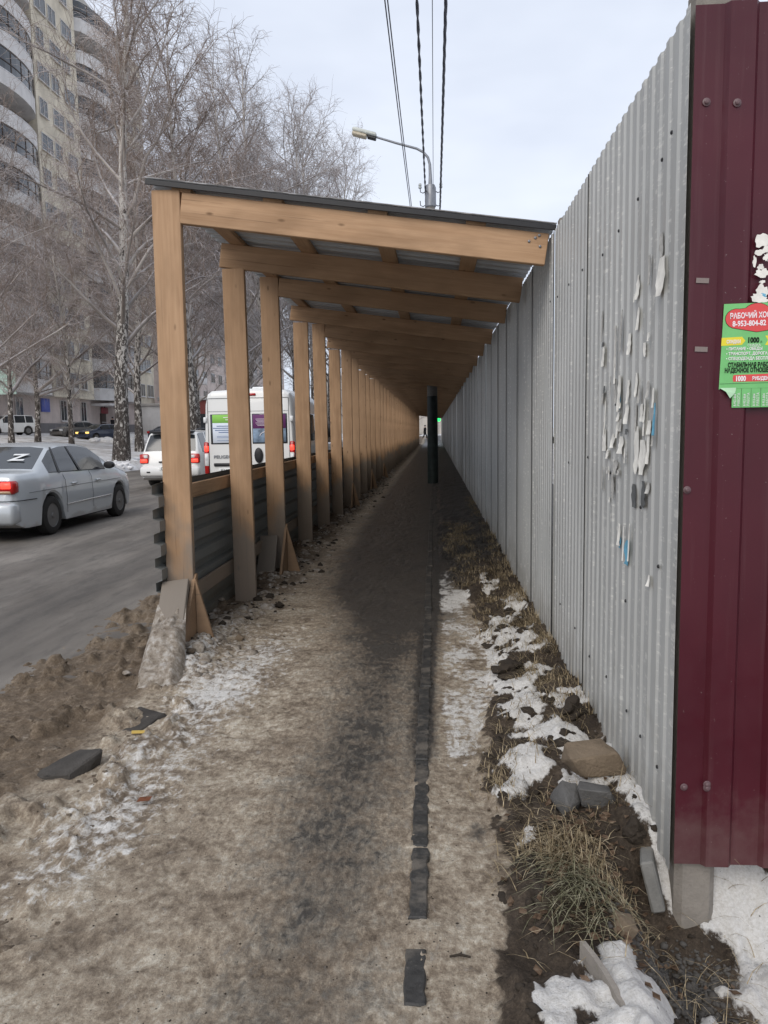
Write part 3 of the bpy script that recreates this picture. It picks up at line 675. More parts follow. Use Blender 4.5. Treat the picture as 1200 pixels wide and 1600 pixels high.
# the green notice
fl = empty('paper_notice', (.872, 2.431, 1.72), 'bright green tear-off job notice with red cloud heading stuck on the maroon fence', 'notice')
M_['flgreen'] = simple('green_print', (.19, .52, .19), .7, .2, var=.08, scale=20); M_['flred'] = simple('red_print', (.68, .09, .09), .7, .2, var=.04); M_['flyel'] = simple('yellow_print', (.78, .66, .06), .7, .2, var=.04)
M_['ink'] = simple('black_ink', (.012, .02, .014), .7, .2); M_['inkw'] = simple('white_ink', (.85, .80, .82), .7, .2, var=.02); M_['fllight'] = simple('pale_green_paper', (.45, .68, .45), .75, .2)
def flp(name, pts, mat, y): mb = MB(); mb.prism(pts, -y, -y + .0005, 'y'); return mb.build(name, mat, fl)
flp('sheet', [(-.006, -.113), (.0, -.11), (.205, -.11), (.205, .145), (.002, .142)], M_['flgreen'], .0005)
def cloud(s_, dx=0, dz=0):
    P = []
    for (cx, cz, r, a0, a1) in ((.040, .098, .031, 250, 75), (.100, .103, .042, 140, 40), (.165, .098, .034, 105, -70)):
        for j in range(9):
            a = R(a0 + (a1 - a0) * j / 8); P.append((cx + (r + s_) * math.cos(a) * 1.05, cz + (r * .93 + s_) * math.sin(a)))
    P.append((.100, .058 - s_)); return P
flp('cloud_outline', cloud(.0015), M_['ink'], .0010); flp('cloud_panel', cloud(0), M_['flred'], .0015)
def ft(body, x, z, size, mat, sx=.8, bold=.0, rz=0.0, y=.0022, n='lettering', al='LEFT'):
    return text(body, size, mat, fl, Matrix.Translation((x, -y, z)) @ Matrix.Rotation(rz, 4, 'Y') @ UP, n, .0002, sx, al, bold)
ft('РАБОЧИЙ ХОСТЕЛ', .020, .098, .0225, M_['inkw'], .72, .0006, -.02); ft('8-953-804-82', .028, .075, .0225, M_['inkw'], .80, .0006, -.02)
flp('arrow_panel', [(-.003, .018), (.058, .020), (.068, .032), (.058, .044), (-.002, .042)], M_['flyel'], .0010); flp('arrow_panel', [(.126, .018), (.205, .018), (.205, .046), (.126, .046), (.134, .032)], M_['flyel'], .0010)
ft('СКИДКИ', .012, .025, .014, M_['inkw'], .68, .0004); ft('1000', .073, .026, .0225, M_['ink'], .78, .0009); ft('р.', .112, .026, .009, M_['ink']); ft('СКИДКА', .074, .015, .010, M_['inkw'], .9)
for i, t in enumerate(('• ПИТАНИЕ • ОБЕДЫ', '• ТРАНСПОРТ, ДОРОГА', '• СПЕЦОДЕЖДА БЕСПЛ.')): ft(t, .012, .004 - i * .0145, .0125, M_['inkw'], .84, .0003)
ft('СТАБИЛЬНАЯ РАБОТА', .018, -.046, .0185, M_['ink'], .66, .0007); ft('НАДЕЖНОЕ ОТНОШЕНИЕ', .009, -.062, .0185, M_['ink'], .66, .0007)
flp('price_panel', [(.036, -.090), (.034, -.080), (.036, -.070), (.205, -.066), (.205, -.090)], M_['flred'], .0010)
ft('1000', .041, -.088, .021, M_['inkw'], .75, .0008); ft('РУБ/ДЕНЬ', .091, -.086, .0145, M_['inkw'], .8, .0005)
flp('rule', [(-.004, -.0965), (.205, -.0945), (.205, -.0935), (-.004, -.0955)], M_['ink'], .0010)
for i in range(6):
    x0 = .033 + i * .0285
    flp('tear_strip', [(x0 + .0006, -.1105), (x0 + .0279, -.1105), (x0 + .0279, -.168), (x0 + .0006, -.168)], M_['flgreen'], .0006 + .0003 * (i % 2))
    text('8-953-804', .0105, M_['inkw'], fl, Matrix.Translation((x0 + .0125, -.0022, -.164)) @ Matrix.Rotation(-PI / 2, 4, 'Y') @ UP, 'lettering', .0002, .85); text('РАБОТА', .0105, M_['inkw'], fl, Matrix.Translation((x0 + .0235, -.0022, -.164)) @ Matrix.Rotation(-PI / 2, 4, 'Y') @ UP, 'lettering', .0002, .95)
mb = MB(); mb.add([(-.004, -.001, -.108), (.045, -.001, -.108), (.042, -.004, -.123), (.024, -.012, -.140), (.012, -.010, -.120)], [[0, 1, 2, 4], [4, 2, 3]]); mb.build('curled_corner', M_['fllight'], fl)

# ---------------------------------------------------------------- rocks, slabs, clods
def rock_mesh(name, mat, sx, sy, sz, seed, sub=3, rough=.28, cut=.6):
    import bmesh
    r_ = random.Random(seed); b = bmesh.new(); bmesh.ops.create_icosphere(b, subdivisions=sub, radius=1)
    pl = []
    for i in range(9):
        n = Vector((r_.uniform(-1, 1), r_.uniform(-1, 1), r_.uniform(-1, 1))).normalized(); pl.append((n, r_.uniform(cut, .95)))
    for v in b.verts:
        p = v.co.copy()
        for n, d in pl:
            q = p.dot(n)
            if q > d: p -= n * (q - d)
        k = 1 + rough * (float(fbm(np.array([p.x * 1.7 + seed]), np.array([p.y * 1.7 + p.z * 2.3]), 3)[0]) - .5)
        v.co = Vector((p.x * sx * k, p.y * sy * k, p.z * sz * k))
    me = bpy.data.meshes.new(name); b.to_mesh(me); b.free(); me.materials.append(mat)
    me.polygons.foreach_set('use_smooth', np.ones(len(me.polygons), bool)); me.set_sharp_from_angle(angle=R(32)); return me
def hull_mesh(name, mat, sx, sy, sz, seed, n=16):
    import bmesh
    r_ = random.Random(seed); b = bmesh.new()
    for i in range(n):
        sg = [1 if (i >> k) & 1 else -1 for k in range(3)]; b.verts.new((sg[0] * sx * r_.uniform(.42, 1), sg[1] * sy * r_.uniform(.42, 1), sz * (sg[2] * r_.uniform(.5, 1))))
    bmesh.ops.convex_hull(b, input=b.verts[:]); bmesh.ops.delete(b, geom=[v for v in b.verts if not v.link_faces], context='VERTS')
    bmesh.ops.bevel(b, geom=b.edges[:], offset=min(sx, sy, sz) * .10, segments=1, affect='EDGES', profile=.5)
    bmesh.ops.triangulate(b, faces=b.faces[:]); bmesh.ops.subdivide_edges(b, edges=b.edges[:], cuts=2, use_grid_fill=True)
    for v in b.verts:
        p = v.co; k = float(fbm(np.array([p.x * 40 + seed]), np.array([p.y * 40 + p.z * 31]), 3)[0]) - .5; v.co = p * (1 + .16 * k)
    me = bpy.data.meshes.new(name); b.to_mesh(me); b.free(); me.materials.append(mat); me.polygons.foreach_set('use_smooth', np.ones(len(me.polygons), bool)); me.set_sharp_from_angle(angle=R(28)); return me
def gz(x, y): return float(ground(np.array([x]), np.array([y]))[0][0])
def rock(name, mat, x, y, dz, s_, seed, rot, label, cat, group=None, **kw):
    o = link(name, rock_mesh(name, M_[mat], *s_, seed, sub=4, rough=1.3) if mat == 'clod' else hull_mesh(name, M_[mat], *s_, seed, 13)); o.location = (x, y, gz(x, y) + dz); o.rotation_euler = rot; return tag(o, label, cat, group)
def slab(name, mat, x, y, z, sx, sy, sz, rot, label, cat, c=.006):
    mb = MB(); mb.box(-sx / 2, sx / 2, -sy / 2, sy / 2, -sz / 2, sz / 2, c)
    V = [Vector(v) for v in mb.v]; mb.v = [(v.x + .01 * math.sin(v.y * 31 + v.z * 17), v.y + .008 * math.sin(v.x * 27), v.z) for v in V]
    o = mb.build(name, M_[mat]); o.location = (x, y, z); o.rotation_euler = rot; return tag(o, label, cat)
rock('rock', 'stone_b', .635, 3.03, .055, (.135, .085, .055), 3, (.1, -.05, .25), 'flat brown broken block lying on the snow beside the grey fence', 'rock', cut=.5)
rock('rock', 'stone_g', .500, 2.84, .035, (.05, .065, .055), 8, (.5, .3, .4), 'small grey wedge-shaped stone with a pale flat face below the brown block', 'rock', cut=.45)
rock('rock', 'stone_g', .605, 2.82, .03, (.085, .05, .045), 11, (.1, .1, -.1), 'dark blue-grey chunk of rubble between the wedge stone and the fence', 'rock', cut=.5)
rock('rock', 'clod', .400, 3.46, .02, (.04, .045, .03), 15, (0, 0, .3), 'dark clod of earth standing on the snow strip left of the snow patch', 'clod', rough=.6)
rock('rock', 'clod', .42, 4.55, .03, (.10, .12, .06), 18, (0, 0, .3), 'large dark lump of frozen earth on the bank halfway along the snow strip', 'clod', rough=.7)
rock('rock', 'clod', .66, 3.66, .02, (.07, .06, .06), 21, (0, 0, .9), 'black clod of earth on the bank just above the large snow patch', 'clod', rough=.6)
rock('rock', 'stone_b', .545, 2.18, .005, (.035, .045, .03), 25, (.2, .5, .3), 'grey-brown fist-sized stone in the gravel in front of the concrete post', 'rock', cut=.5)
rock('rock', 'clod', .70, 2.66, .0, (.045, .045, .045), 27, (.2, .5, .3), 'dark clod wedged under the bottom edge of the grey fence', 'clod', rough=.6)
rock('rock', 'clod', .645, 1.96, -.005, (.04, .04, .03), 29, (.2, .5, .3), 'dark lump of asphalt in the snow at the bottom right', 'clod', rough=.6)
rock('rock', 'clod', -1.35, 6.4, .02, (.035, .04, .03), 44, (.2, .5, .3), 'dark clod beside the snow at the second post', 'clod', rough=.6)
rock('rock', 'stone_b', -1.42, 5.35, .02, (.035, .03, .028), 45, (.2, .5, .3), 'brown stone on the snow by the first post', 'rock', rough=.3)
slab('concrete_slab', 'slab', .735, 2.55, -.05, .045, .14, .17, (-.12, -.20, -.20), 'tilted pale concrete slab leaning on the left of the fence post', 'slab')
slab('concrete_slab', 'slab', .975, 2.70, -.03, .14, .05, .24, (-.35, .25, .0), 'grey concrete slab leaning behind the right of the fence post', 'slab')
def block(x, y, dz, s_, seed, rot, label): o = link('kerb_block', hull_mesh('kerb_block', M_['block'], *s_, seed)); o.location = (x, y, gz(x, y) + dz); o.rotation_euler = rot; tag(o, label, 'kerb block')
block(-1.64, 3.24, -.012, (.11, .14, .06), 61, (.10, -.16, -.35), 'dark granite kerb block sticking out of the brown slush')
block(-1.58, 3.80, -.045, (.13, .17, .055), 62, (.05, -.06, -.35), 'flat granite kerb block almost covered by dirty ice')
mb = MB(); P = []
for i in range(9):
    t = i / 8; P.append((.445 + .03 * (1 - (2 * t - 1) ** 2) - .05 * t, 1.60 + .45 * t, gz(.44, 1.9) + .05))
n_ = len(P); V = []
for p in P: V += [(p[0], p[1], p[2] - .14), (p[0] + .016, p[1], p[2] - .14), (p[0] + .016, p[1], p[2] - .035), (p[0], p[1], p[2] - .035)]
F = [[4 * i + j, 4 * i + (j + 1) % 4, 4 * i + 4 + (j + 1) % 4, 4 * i + 4 + j] for i in range(n_ - 1) for j in range(4)] + [[0, 1, 2, 3], [4 * n_ - 4, 4 * n_ - 3, 4 * n_ - 2, 4 * n_ - 1]]; mb.add(V, F)
o = mb.build('concrete_ring', M_['conc']); tag(o, 'curved edge of a buried concrete ring showing in the snow at the bottom', 'concrete ring')
mb = MB(); mb.tube([(0, 0, 0), (.03, .004, .004), (.06, .0, .0)], [.003, .004, .003], 6); mb.tube([(.03, .004, .004), (.034, .012, .006)], [.003, .002], 5)
o = mb.build('twig', M_['clod']); o.location = (.03, 2.05, gz(.03, 2.05) + .006); tag(o, 'short dark twig lying on the path right of the black kerb', 'twig')
mb = MB(); mb.add([(0, 0, .004), (.05, .01, .006), (.055, .035, .012), (.025, .045, .004), (.004, .03, .010)], [[0, 1, 2, 3, 4]]); mb.add([(0, 0, .003), (.05, .01, .005), (.055, .035, .011), (.025, .045, .003), (.004, .03, .009)], [[4, 3, 2, 1, 0]])
lm = mb.build('leaf', simple('dead_leaf', (.16, .06, .03), .7, .2), link_=False); o = link('leaf', lm); o.location = (-1.22, 2.9, gz(-1.22, 2.9) + .01); tag(o, 'single reddish brown dead leaf on the dirty snow at the left', 'leaf')
mb = MB(); mb.box(0, .11, 0, .03, 0, .006, .001); o = mb.build('yellow_plank', simple('yellow_wood', (.62, .44, .12), .7, .2)); o.location = (-1.53, 3.62, gz(-1.53, 3.62) + .008); o.rotation_euler = (0, .1, .35); tag(o, 'small yellow splinter of wood stuck in the dirty ice', 'splinter')

# scatter helpers: real geometry, many pieces joined
def icos(sub=1):
    import bmesh
    b = bmesh.new(); bmesh.ops.create_icosphere(b, subdivisions=sub, radius=1); V = np.array([v.co[:] for v in b.verts]); F = np.array([[v.index for v in f.verts] for f in b.faces]); b.free(); return V, F
IV, IF = icos(1); IV2, IF2 = icos(2)
def scatter(name, pts, sizes, mat, flat=.6, hi=False, jag=.35, smooth=False, sink=.0):
    BV, BF = (IV2, IF2) if hi else (IV, IF); n = len(pts); V = []; F = []
    for i in range(n):
        j = 1 + jag * (rng.rand(len(BV), 1) - .5) * 2; v = BV * j * sizes[i] * np.array([1, rng.uniform(.7, 1.3), flat * rng.uniform(.7, 1.2)])
        a = rng.rand() * 2 * PI; c, s = math.cos(a), math.sin(a); v = v @ np.array([[c, s, 0], [-s, c, 0], [0, 0, 1]])
        V.append(v + pts[i]); F.append(BF + i * len(BV)); V[-1][:, 2] -= sizes[i] * sink
    me = mesh_np(name, np.concatenate(V), np.concatenate(F), mat, smooth); return tag(link(name, me), kind='stuff')
def pts_in(n, fx_, fy_, keep=None, dz=0.):
    x = fx_(n); y = fy_(n)
    if keep is not None: k = keep(x, y); x, y = x[k], y[k]
    z, cov = ground(x, y); return np.stack([x, y, z + dz], -1), cov
U = lambda a, b: (lambda n: rng.uniform(a, b, n))
# gravel at the concrete post and grit all over
p, cv = pts_in(2200, lambda n: rng.normal(.74, .11, n), lambda n: rng.normal(2.30, .09, n), lambda x, y: (x > .48) & (y < 2.46)); p = p[cv[:, 0] < .45]; scatter('gravel', p, np.clip(rng.lognormal(-5.15, .45, len(p)), .003, .016), M_['gravel'], .7)
p, _ = pts_in(1100, U(.15, 1.0), lambda n: 1.6 + 6 * rng.rand(n) ** 1.5, lambda x, y: x > bank_edge(y) + .06 + .06 * rng.rand(len(x))); p = p[_[:, 0] < .5]; scatter('earth_crumbs', p, np.clip(rng.lognormal(-5.0, .55, len(p)), .003, .024), M_['clod'], .7, jag=.5)
p, _ = pts_in(650, U(-1.6, .3), lambda n: 1.5 + 5 * rng.rand(n) ** 1.4); scatter('grit', p, np.clip(rng.lognormal(-6.1, .35, len(p)), .0012, .006), M_['clod'], .7)
p, cv = pts_in(420, U(.12, .78), lambda n: 2.3 + 7 * rng.rand(n) ** 1.2, lambda x, y: x > bank_edge(y) + .05); scatter('earth_clods', p, np.clip(rng.lognormal(-3.9, .4, len(p)), .008, .05), M_['clod'], .6, hi=True, jag=.35, sink=.35)
# slush lumps left, snow rubble along the posts
def kl(x, y): return (fbm(x * 5, y * 5, 3, .5, 31.) > .47)
p, _ = pts_in(1500, U(-2.7, -1.15), lambda n: 1.5 + 4.2 * rng.rand(n) ** 1.2, lambda x, y: kl(x, y) & (x < -1.28 - .12 * (y - 2.0) + .12 * rng.randn(len(x)))); scatter('slush_lumps', p, np.clip(rng.lognormal(-4.5, .5, len(p)), .005, .035), M_['slushd'], .5, hi=True, jag=.25, smooth=True, sink=.28)
p, _ = pts_in(1500, lambda n: rng.normal(-1.56, .14, n), lambda n: 4.5 + 24 * rng.rand(n) ** 1.4); scatter('snow_rubble', p, np.clip(rng.lognormal(-4.2, .6, len(p)), .006, .07), M_['slush'], .6, hi=True, jag=.22, smooth=True, sink=.15)
p, _ = pts_in(420, lambda n: rng.normal(-1.50, .16, n), lambda n: 5.0 + 20 * rng.rand(n) ** 1.3); scatter('dark_rubble', p, np.clip(rng.lognormal(-4.3, .6, len(p)), .006, .05), M_['clod'], .7, jag=.4)
# snow and mud heaped on the leaning board
nu, nv = 34, 70; uu, vv = np.meshgrid(np.linspace(-.125, .125, nu), np.linspace(0, 1, nv)); uu = uu.ravel(); vv = vv.ravel()
pb = np.array([-1.675, 4.40, -.10]); pt_ = np.array([-1.772, 4.97, .345]); nrm = np.array([0, -.58, .81])
edge = np.clip((.125 - np.abs(uu)) / .05, 0, 1) ** .6 * np.clip((1.02 - vv - .35 * (fbm(uu * 14 + 3, vv * 3, 3) - .2) - 9 * uu ** 2) / .22, 0, 1) ** .6
th = (.075 * (.35 + fbm(uu * 12, vv * 7, 5, .6))) * edge + .05 * (1 - vv) * edge - .004
P3 = pb + (pt_ - pb) * vv[:, None] + np.array([1, 0, 0]) * uu[:, None] * (.78 + .5 * (1 - vv))[:, None] + nrm * (th + .018)[:, None]
tag(link('snow_on_board', mesh_np('snow_on_board', P3, grid_faces(nu, nv).reshape(-1, 4), M_['slush'], True)), kind='stuff')
# ---------------------------------------------------------------- dry grass
def blades(name, roots, lens, cols, lean=None, wid=.0022, droop=.6):
    n = len(roots); K = 4; a = rng.rand(n) * 2 * PI; d = np.stack([np.cos(a), np.sin(a), np.zeros(n)], -1)
    if lean is not None: d = d * .7 + np.array(lean); 
    up = np.array([0, 0, 1.]); V = np.zeros((n, K * 2, 3)); side = np.stack([-d[:, 1], d[:, 0], np.zeros(n)], -1); side /= np.linalg.norm(side, axis=1, keepdims=True) + 1e-6
    dr = droop * rng.uniform(.4, 1.5, n)
    for k in range(K):
        t = k / (K - 1); c = roots + d * (lens * (t * .45 + dr * t * t * .6))[:, None] + up * (lens * (t * .85 - dr * t * t * .75))[:, None]
        w = (wid * (1 - t * .85) * rng.uniform(.7, 1.3, n))[:, None]; V[:, 2 * k] = c - side * w; V[:, 2 * k + 1] = c + side * w
    F = []
    base = (np.arange(n) * K * 2)[:, None]
    for k in range(K - 1): F.append(base + np.array([[2 * k, 2 * k + 1, 2 * k + 3, 2 * k + 2]]))
    F = np.concatenate(F); me = mesh_np(name, V.reshape(-1, 3), F, M_['grass'], False); return tag(link(name, me), kind='stuff')
def grass_mat(name, cols):
    m = Mat(name, .7, .2); n = m.noise(m.world(), 45, 3); m.col(m.ramp(n, cols)); return m.m
M_['grass'] = grass_mat('dry_grass', [(.3, (.13, .095, .055)), (.5, (.31, .245, .15)), (.7, (.55, .46, .32))])
def tufts(name, cs, per, spread, ln, lean=None, mat='grass'):
    P = []
    for (x, y) in cs:
        k = rng.normal(0, spread, (per, 2)); P.append(np.stack([x + k[:, 0], y + k[:, 1]], -1))
    P = np.concatenate(P); P[:, 0] = np.minimum(P[:, 0], .755) if name != 'grass_behind_fence' else P[:, 0]; z = ground(P[:, 0], P[:, 1])[0]; o = blades(name, np.stack([P[:, 0], P[:, 1], z - .004], -1), rng.uniform(ln * .5, ln * 1.3, len(P)), None, lean)
    o.data.materials.clear(); o.data.materials.append(M_[mat]); return o
M_['ggrass'] = grass_mat('faded_green_grass', [(.3, (.10, .10, .055)), (.5, (.22, .21, .13)), (.7, (.42, .38, .27))])
tufts('dry_grass', [(.42, 2.50), (.52, 2.44), (.60, 2.40), (.36, 2.62), (.48, 2.62)], 150, .055, .13, (-.25, -.45, 0))
tufts('faded_grass', [(.43, 2.32), (.40, 2.42), (.50, 2.30), (.37, 2.24), (.46, 2.22)], 85, .035, .15, (-.2, -.7, 0), 'ggrass')
cs = [(bank_edge(y_) + rng.uniform(.08, .5), y_) for y_ in rng.uniform(2.4, 12, 200)]
tufts('bank_grass', cs, 26, .05, .10, (-.3, -.3, 0))
cs = [(rng.uniform(.66, .75), y_) for y_ in rng.uniform(3.6, 16, 90)]
tufts('fence_grass', cs, 16, .04, .13, (-.4, -.1, 0))
cs = [(rng.uniform(.95, 1.9), y_) for y_ in rng.uniform(2.6, 4.5, 60)]
tufts('grass_behind_fence', cs, 40, .06, .16, None)
# straw lying flat, leaves
n = 420; x = np.concatenate([rng.uniform(.25, .74, 300), rng.uniform(.5, 1.2, 120)]); y = np.concatenate([2.0 + 4 * rng.rand(300) ** 1.3, rng.uniform(2.0, 2.5, 120)]); z = ground(x, y)[0]
blades('straw', np.stack([x, y, z + .004], -1), rng.uniform(.05, .16, n), None, None, .0016, 1.0)
M_['leafm'] = grass_mat('leaf_litter', [(.3, (.055, .032, .02)), (.5, (.12, .078, .05)), (.7, (.21, .155, .11))])
n = 260; x = rng.normal(.52, .13, n); y = rng.normal(2.50, .25, n); z = ground(x, y)[0]; V = []; F = []
for i in range(n):
    a = rng.rand() * 6.28; s_ = rng.uniform(.010, .024); c, s = math.cos(a) * s_, math.sin(a) * s_; h = rng.uniform(0, .012, 4) + .004
    V += [(x[i] + c, y[i] + s, z[i] + h[0]), (x[i] - s * .6, y[i] + c * .6, z[i] + h[1]), (x[i] - c, y[i] - s, z[i] + h[2]), (x[i] + s * .6, y[i] - c * .6, z[i] + h[3])]; F.append([4 * i, 4 * i + 1, 4 * i + 2]); F.append([4 * i, 4 * i + 2, 4 * i + 3])
tag(link('leaf_litter', mesh_np('leaf_litter', V, np.array(F), M_['leafm'])), kind='stuff')

# ---------------------------------------------------------------- street lamp pole in the walkway and its cables
PX, PY = -.055, 21.6
lamp = empty('street_lamp', (0, 0, 0), 'concrete lamp pole standing inside the walkway and rising through its roof', 'street lamp')
mb = MB(); mb.lathe([(.145, -.1), (.143, 1.5), (.135, 4), (.125, 7.0), (.115, 7.75)], 24, 'z', (PX, PY, 0)); mb.build('pole', concrete('pole_concrete', (.20, .19, .175), .3), lamp, smooth=True)
mb = MB(); mb.lathe([(.150, -.1), (.152, .0), (.149, 1.2), (.144, 2.4), (.14, 2.42)], 24, 'z', (PX, PY, 0)); mb.build('painted_band', simple('black_green_paint', (.02, .028, .027), .5, .3, var=.4, scale=6), lamp, smooth=True)
mb = MB(); mb.lathe([(.13, 7.48), (.15, 7.50), (.15, 7.98), (.12, 8.06), (.06, 8.08)], 20, 'z', (PX, PY, 0)); mb.build('collar', M_['metal'], lamp, smooth=True)
arm = [(PX, PY, 8.0), (PX, PY, 8.3), (PX - .01, PY, 8.6), (PX - .06, PY, 8.78), (PX - .18, PY, 8.92), (PX - .36, PY, 9.02), (PX - .9, PY, 9.18), (PX - 1.45, PY, 9.36)]
mb = MB(); mb.tube(arm, [.06, .045, .038, .036, .034, .032, .030, .028], 10); mb.build('arm', M_['metal'], lamp, smooth=True)
hd = MB(); hd.box(-.62, .05, -.13, .13, 0, .10, .03); hd.build('lamp_housing', simple('lamp_grey', (.52, .54, .50), .5, .3), lamp, Matrix.Translation((PX - 1.5, PY, 9.36)) @ Matrix.Rotation(.28, 4, 'Y'), smooth=True)
hd = MB(); hd.box(-.60, -.20, -.115, .115, -.09, .0, .025); hd.build('lamp_cover', simple('yellowed_glass', (.46, .40, .30), .25, .5), lamp, Matrix.Translation((PX - 1.5, PY, 9.36)) @ Matrix.Rotation(.28, 4, 'Y'), smooth=True)
hd = MB(); hd.box(-.18, .06, -.09, .09, -.07, .0, .015); hd.build('lamp_socket', M_['black'], lamp, Matrix.Translation((PX - 1.5, PY, 9.36)) @ Matrix.Rotation(.28, 4, 'Y'))
for sx_ in (-1, 1):
    for z in (7.9, 7.55):
        mb = MB(); mb.tube([(PX + sx_ * .12, PY - .02, z), (PX + sx_ * .2, PY - .03, z - .05), (PX + sx_ * .27, PY - .03, z - .02), (PX + sx_ * .28, PY - .03, z + .1)], .012, 6); mb.build('hook', M_['black'], lamp, smooth=True)
    mb = MB(); mb.lathe([(.02, 0), (.045, .01), (.045, .05), (.03, .06), (.045, .08), (.035, .13), (.01, .14)], 12, 'z', (PX + sx_ * .28, PY - .03, 7.97)); mb.build('insulator', simple('glass_insulator', (.40, .43, .42), .3, .5), lamp, smooth=True)
def catz(y, ya, yb, za, zb, sag):
    t = (y - ya) / (yb - ya); return za + (zb - za) * t - sag * 4 * t * (1 - t)
def cable(label, x0, zs, strands, rad, tw, extra=0):
    mb = MB(); ya, yb = -16, 21.6
    for (a0, b0, zA, zB, sag) in ((ya, yb, zs[0], zs[1], zs[2]), (yb, 58, zs[1], zs[0], zs[2])):
        n = 150 if tw else 40
        for k in range(strands):
            P = []
            for i in range(n + 1):
                y = a0 + (b0 - a0) * i / n; z = catz(y, a0, b0, zA, zB, sag); ph = 2 * PI * k / strands + (y * tw if tw else 0); o_ = rad * .9 if strands > 1 else 0
                if not tw and strands > 1: P.append((x0 + (k - .5) * rad * 3.4, y, z + (k - .5) * .03))
                else: P.append((x0 + o_ * math.cos(ph), y, z + o_ * math.sin(ph)))
            mb.tube(P, rad, 6)
    o = mb.build('cable', M_['cable']); return tag(o, label, 'cable', 'cables above the walkway')
M_['cable'] = simple('cable_sheath', (.028, .030, .042), .5, .3)
cable('pair of parallel black cables furthest left above the walkway', -.60, (7.9, 7.62, .55), 2, .010, 0)
cable('twisted black cable second from left running to the lamp pole', -.19, (7.7, 7.90, .62), 2, .014, 5.5)
cable('thin single wire hanging between the two twisted cables', .02, (7.7, 7.95, .62), 1, .006, 0)
cable('thick twisted cable bundle on the right of the lamp pole', .20, (7.9, 7.45, .45), 3, .014, 4.5)

# ---------------------------------------------------------------- vehicles
def paint(name, c, dirt=(.16, .145, .125), d=.6, metal=.0):
    m = Mat(name, .28, .5, metal); w = m.coord(); sz = m.n('SeparateXYZ'); m.l(w, sz.inputs[0])
    h = m.math('ADD', m.math('MULTIPLY', sz.outputs['Z'], -1.5), m.math('MULTIPLY', m.noise(w, 5, 5, .6), .7))
    f = m.g(h, -1.1, .0); m.col(m.mix(m.math('MULTIPLY', f, d), c, dirt)); m.rough(m.mix(f, (.25,) * 3, (.7,) * 3)); m.b.inputs['Coat Weight'].default_value = .4; return m.m
M_['silver'] = paint('silver_paint', (.55, .58, .60), (.33, .31, .285), .65, .25); M_['carwhite'] = paint('white_car_paint', (.72, .72, .70), (.33, .31, .28), .6)
M_['cardark'] = paint('dark_blue_paint', (.03, .04, .07)); M_['carbrown'] = paint('grey_brown_paint', (.12, .11, .10))
M_['tail'] = (lambda m: m.col((.42, .012, .01)).m)(Mat('tail_lamp', .2, .6)); M_['taillit'] = (lambda m: (m.col((.8, .03, .02)), m.emit((1., .06, .035), 1.6), m)[-1].m)(Mat('lit_tail_lamp', .3, .5))
M_['amber'] = (lambda m: (m.col((.5, .33, .2)), m)[-1].m)(Mat('reversing_lens', .2, .6)); M_['plate'] = simple('plate_white', (.72, .73, .72), .5, .3, var=.05)
M_['amberlit'] = (lambda m: (m.col((.9, .6, .1)), m.emit((1., .65, .2), 1.2), m)[-1].m)(Mat('lit_amber_lamp', .3, .5))
M_['under'] = simple('underbody', (.02, .019, .018), .9, .1)
def smap(keys, vals): return lambda u: float(np.interp(u, keys, vals))
def wheel(parent, x, y, r, w, side, rimmat):
    o = empty('wheel', (x, y, r), None, None); o.parent = parent; 
    mb = MB(); hw = w / 2; mb.lathe([(r * .62, -hw), (r * .80, -hw - .004), (r * .95, -hw + .012), (r, -hw + .04), (r, hw - .04), (r * .95, hw - .012), (r * .80, hw + .004), (r * .62, hw)], 28, 'x', closed=True); mb.build('tyre', M_['rubber'], o, smooth=True)
    mb = MB(); s_ = side * hw; q = side
    mb.lathe([(r * .63, s_ - q * .01), (r * .60, s_ - q * .005), (r * .55, s_ - q * .03), (r * .42, s_ - q * .05), (r * .30, s_ - q * .02), (r * .14, s_ - q * .012), (r * .12, s_ + q * .006), (.002, s_ + q * .006)], 24, 'x')
    for k in range(10):
        a = 2 * PI * k / 10; cy, cz = math.cos(a) * r * .47, math.sin(a) * r * .47; mb.tube([(s_ - q * .06, cy, cz), (s_ - q * .025, cy, cz)], r * .055, 6)
    mb.build('rim', rimmat, o, smooth=True); return o
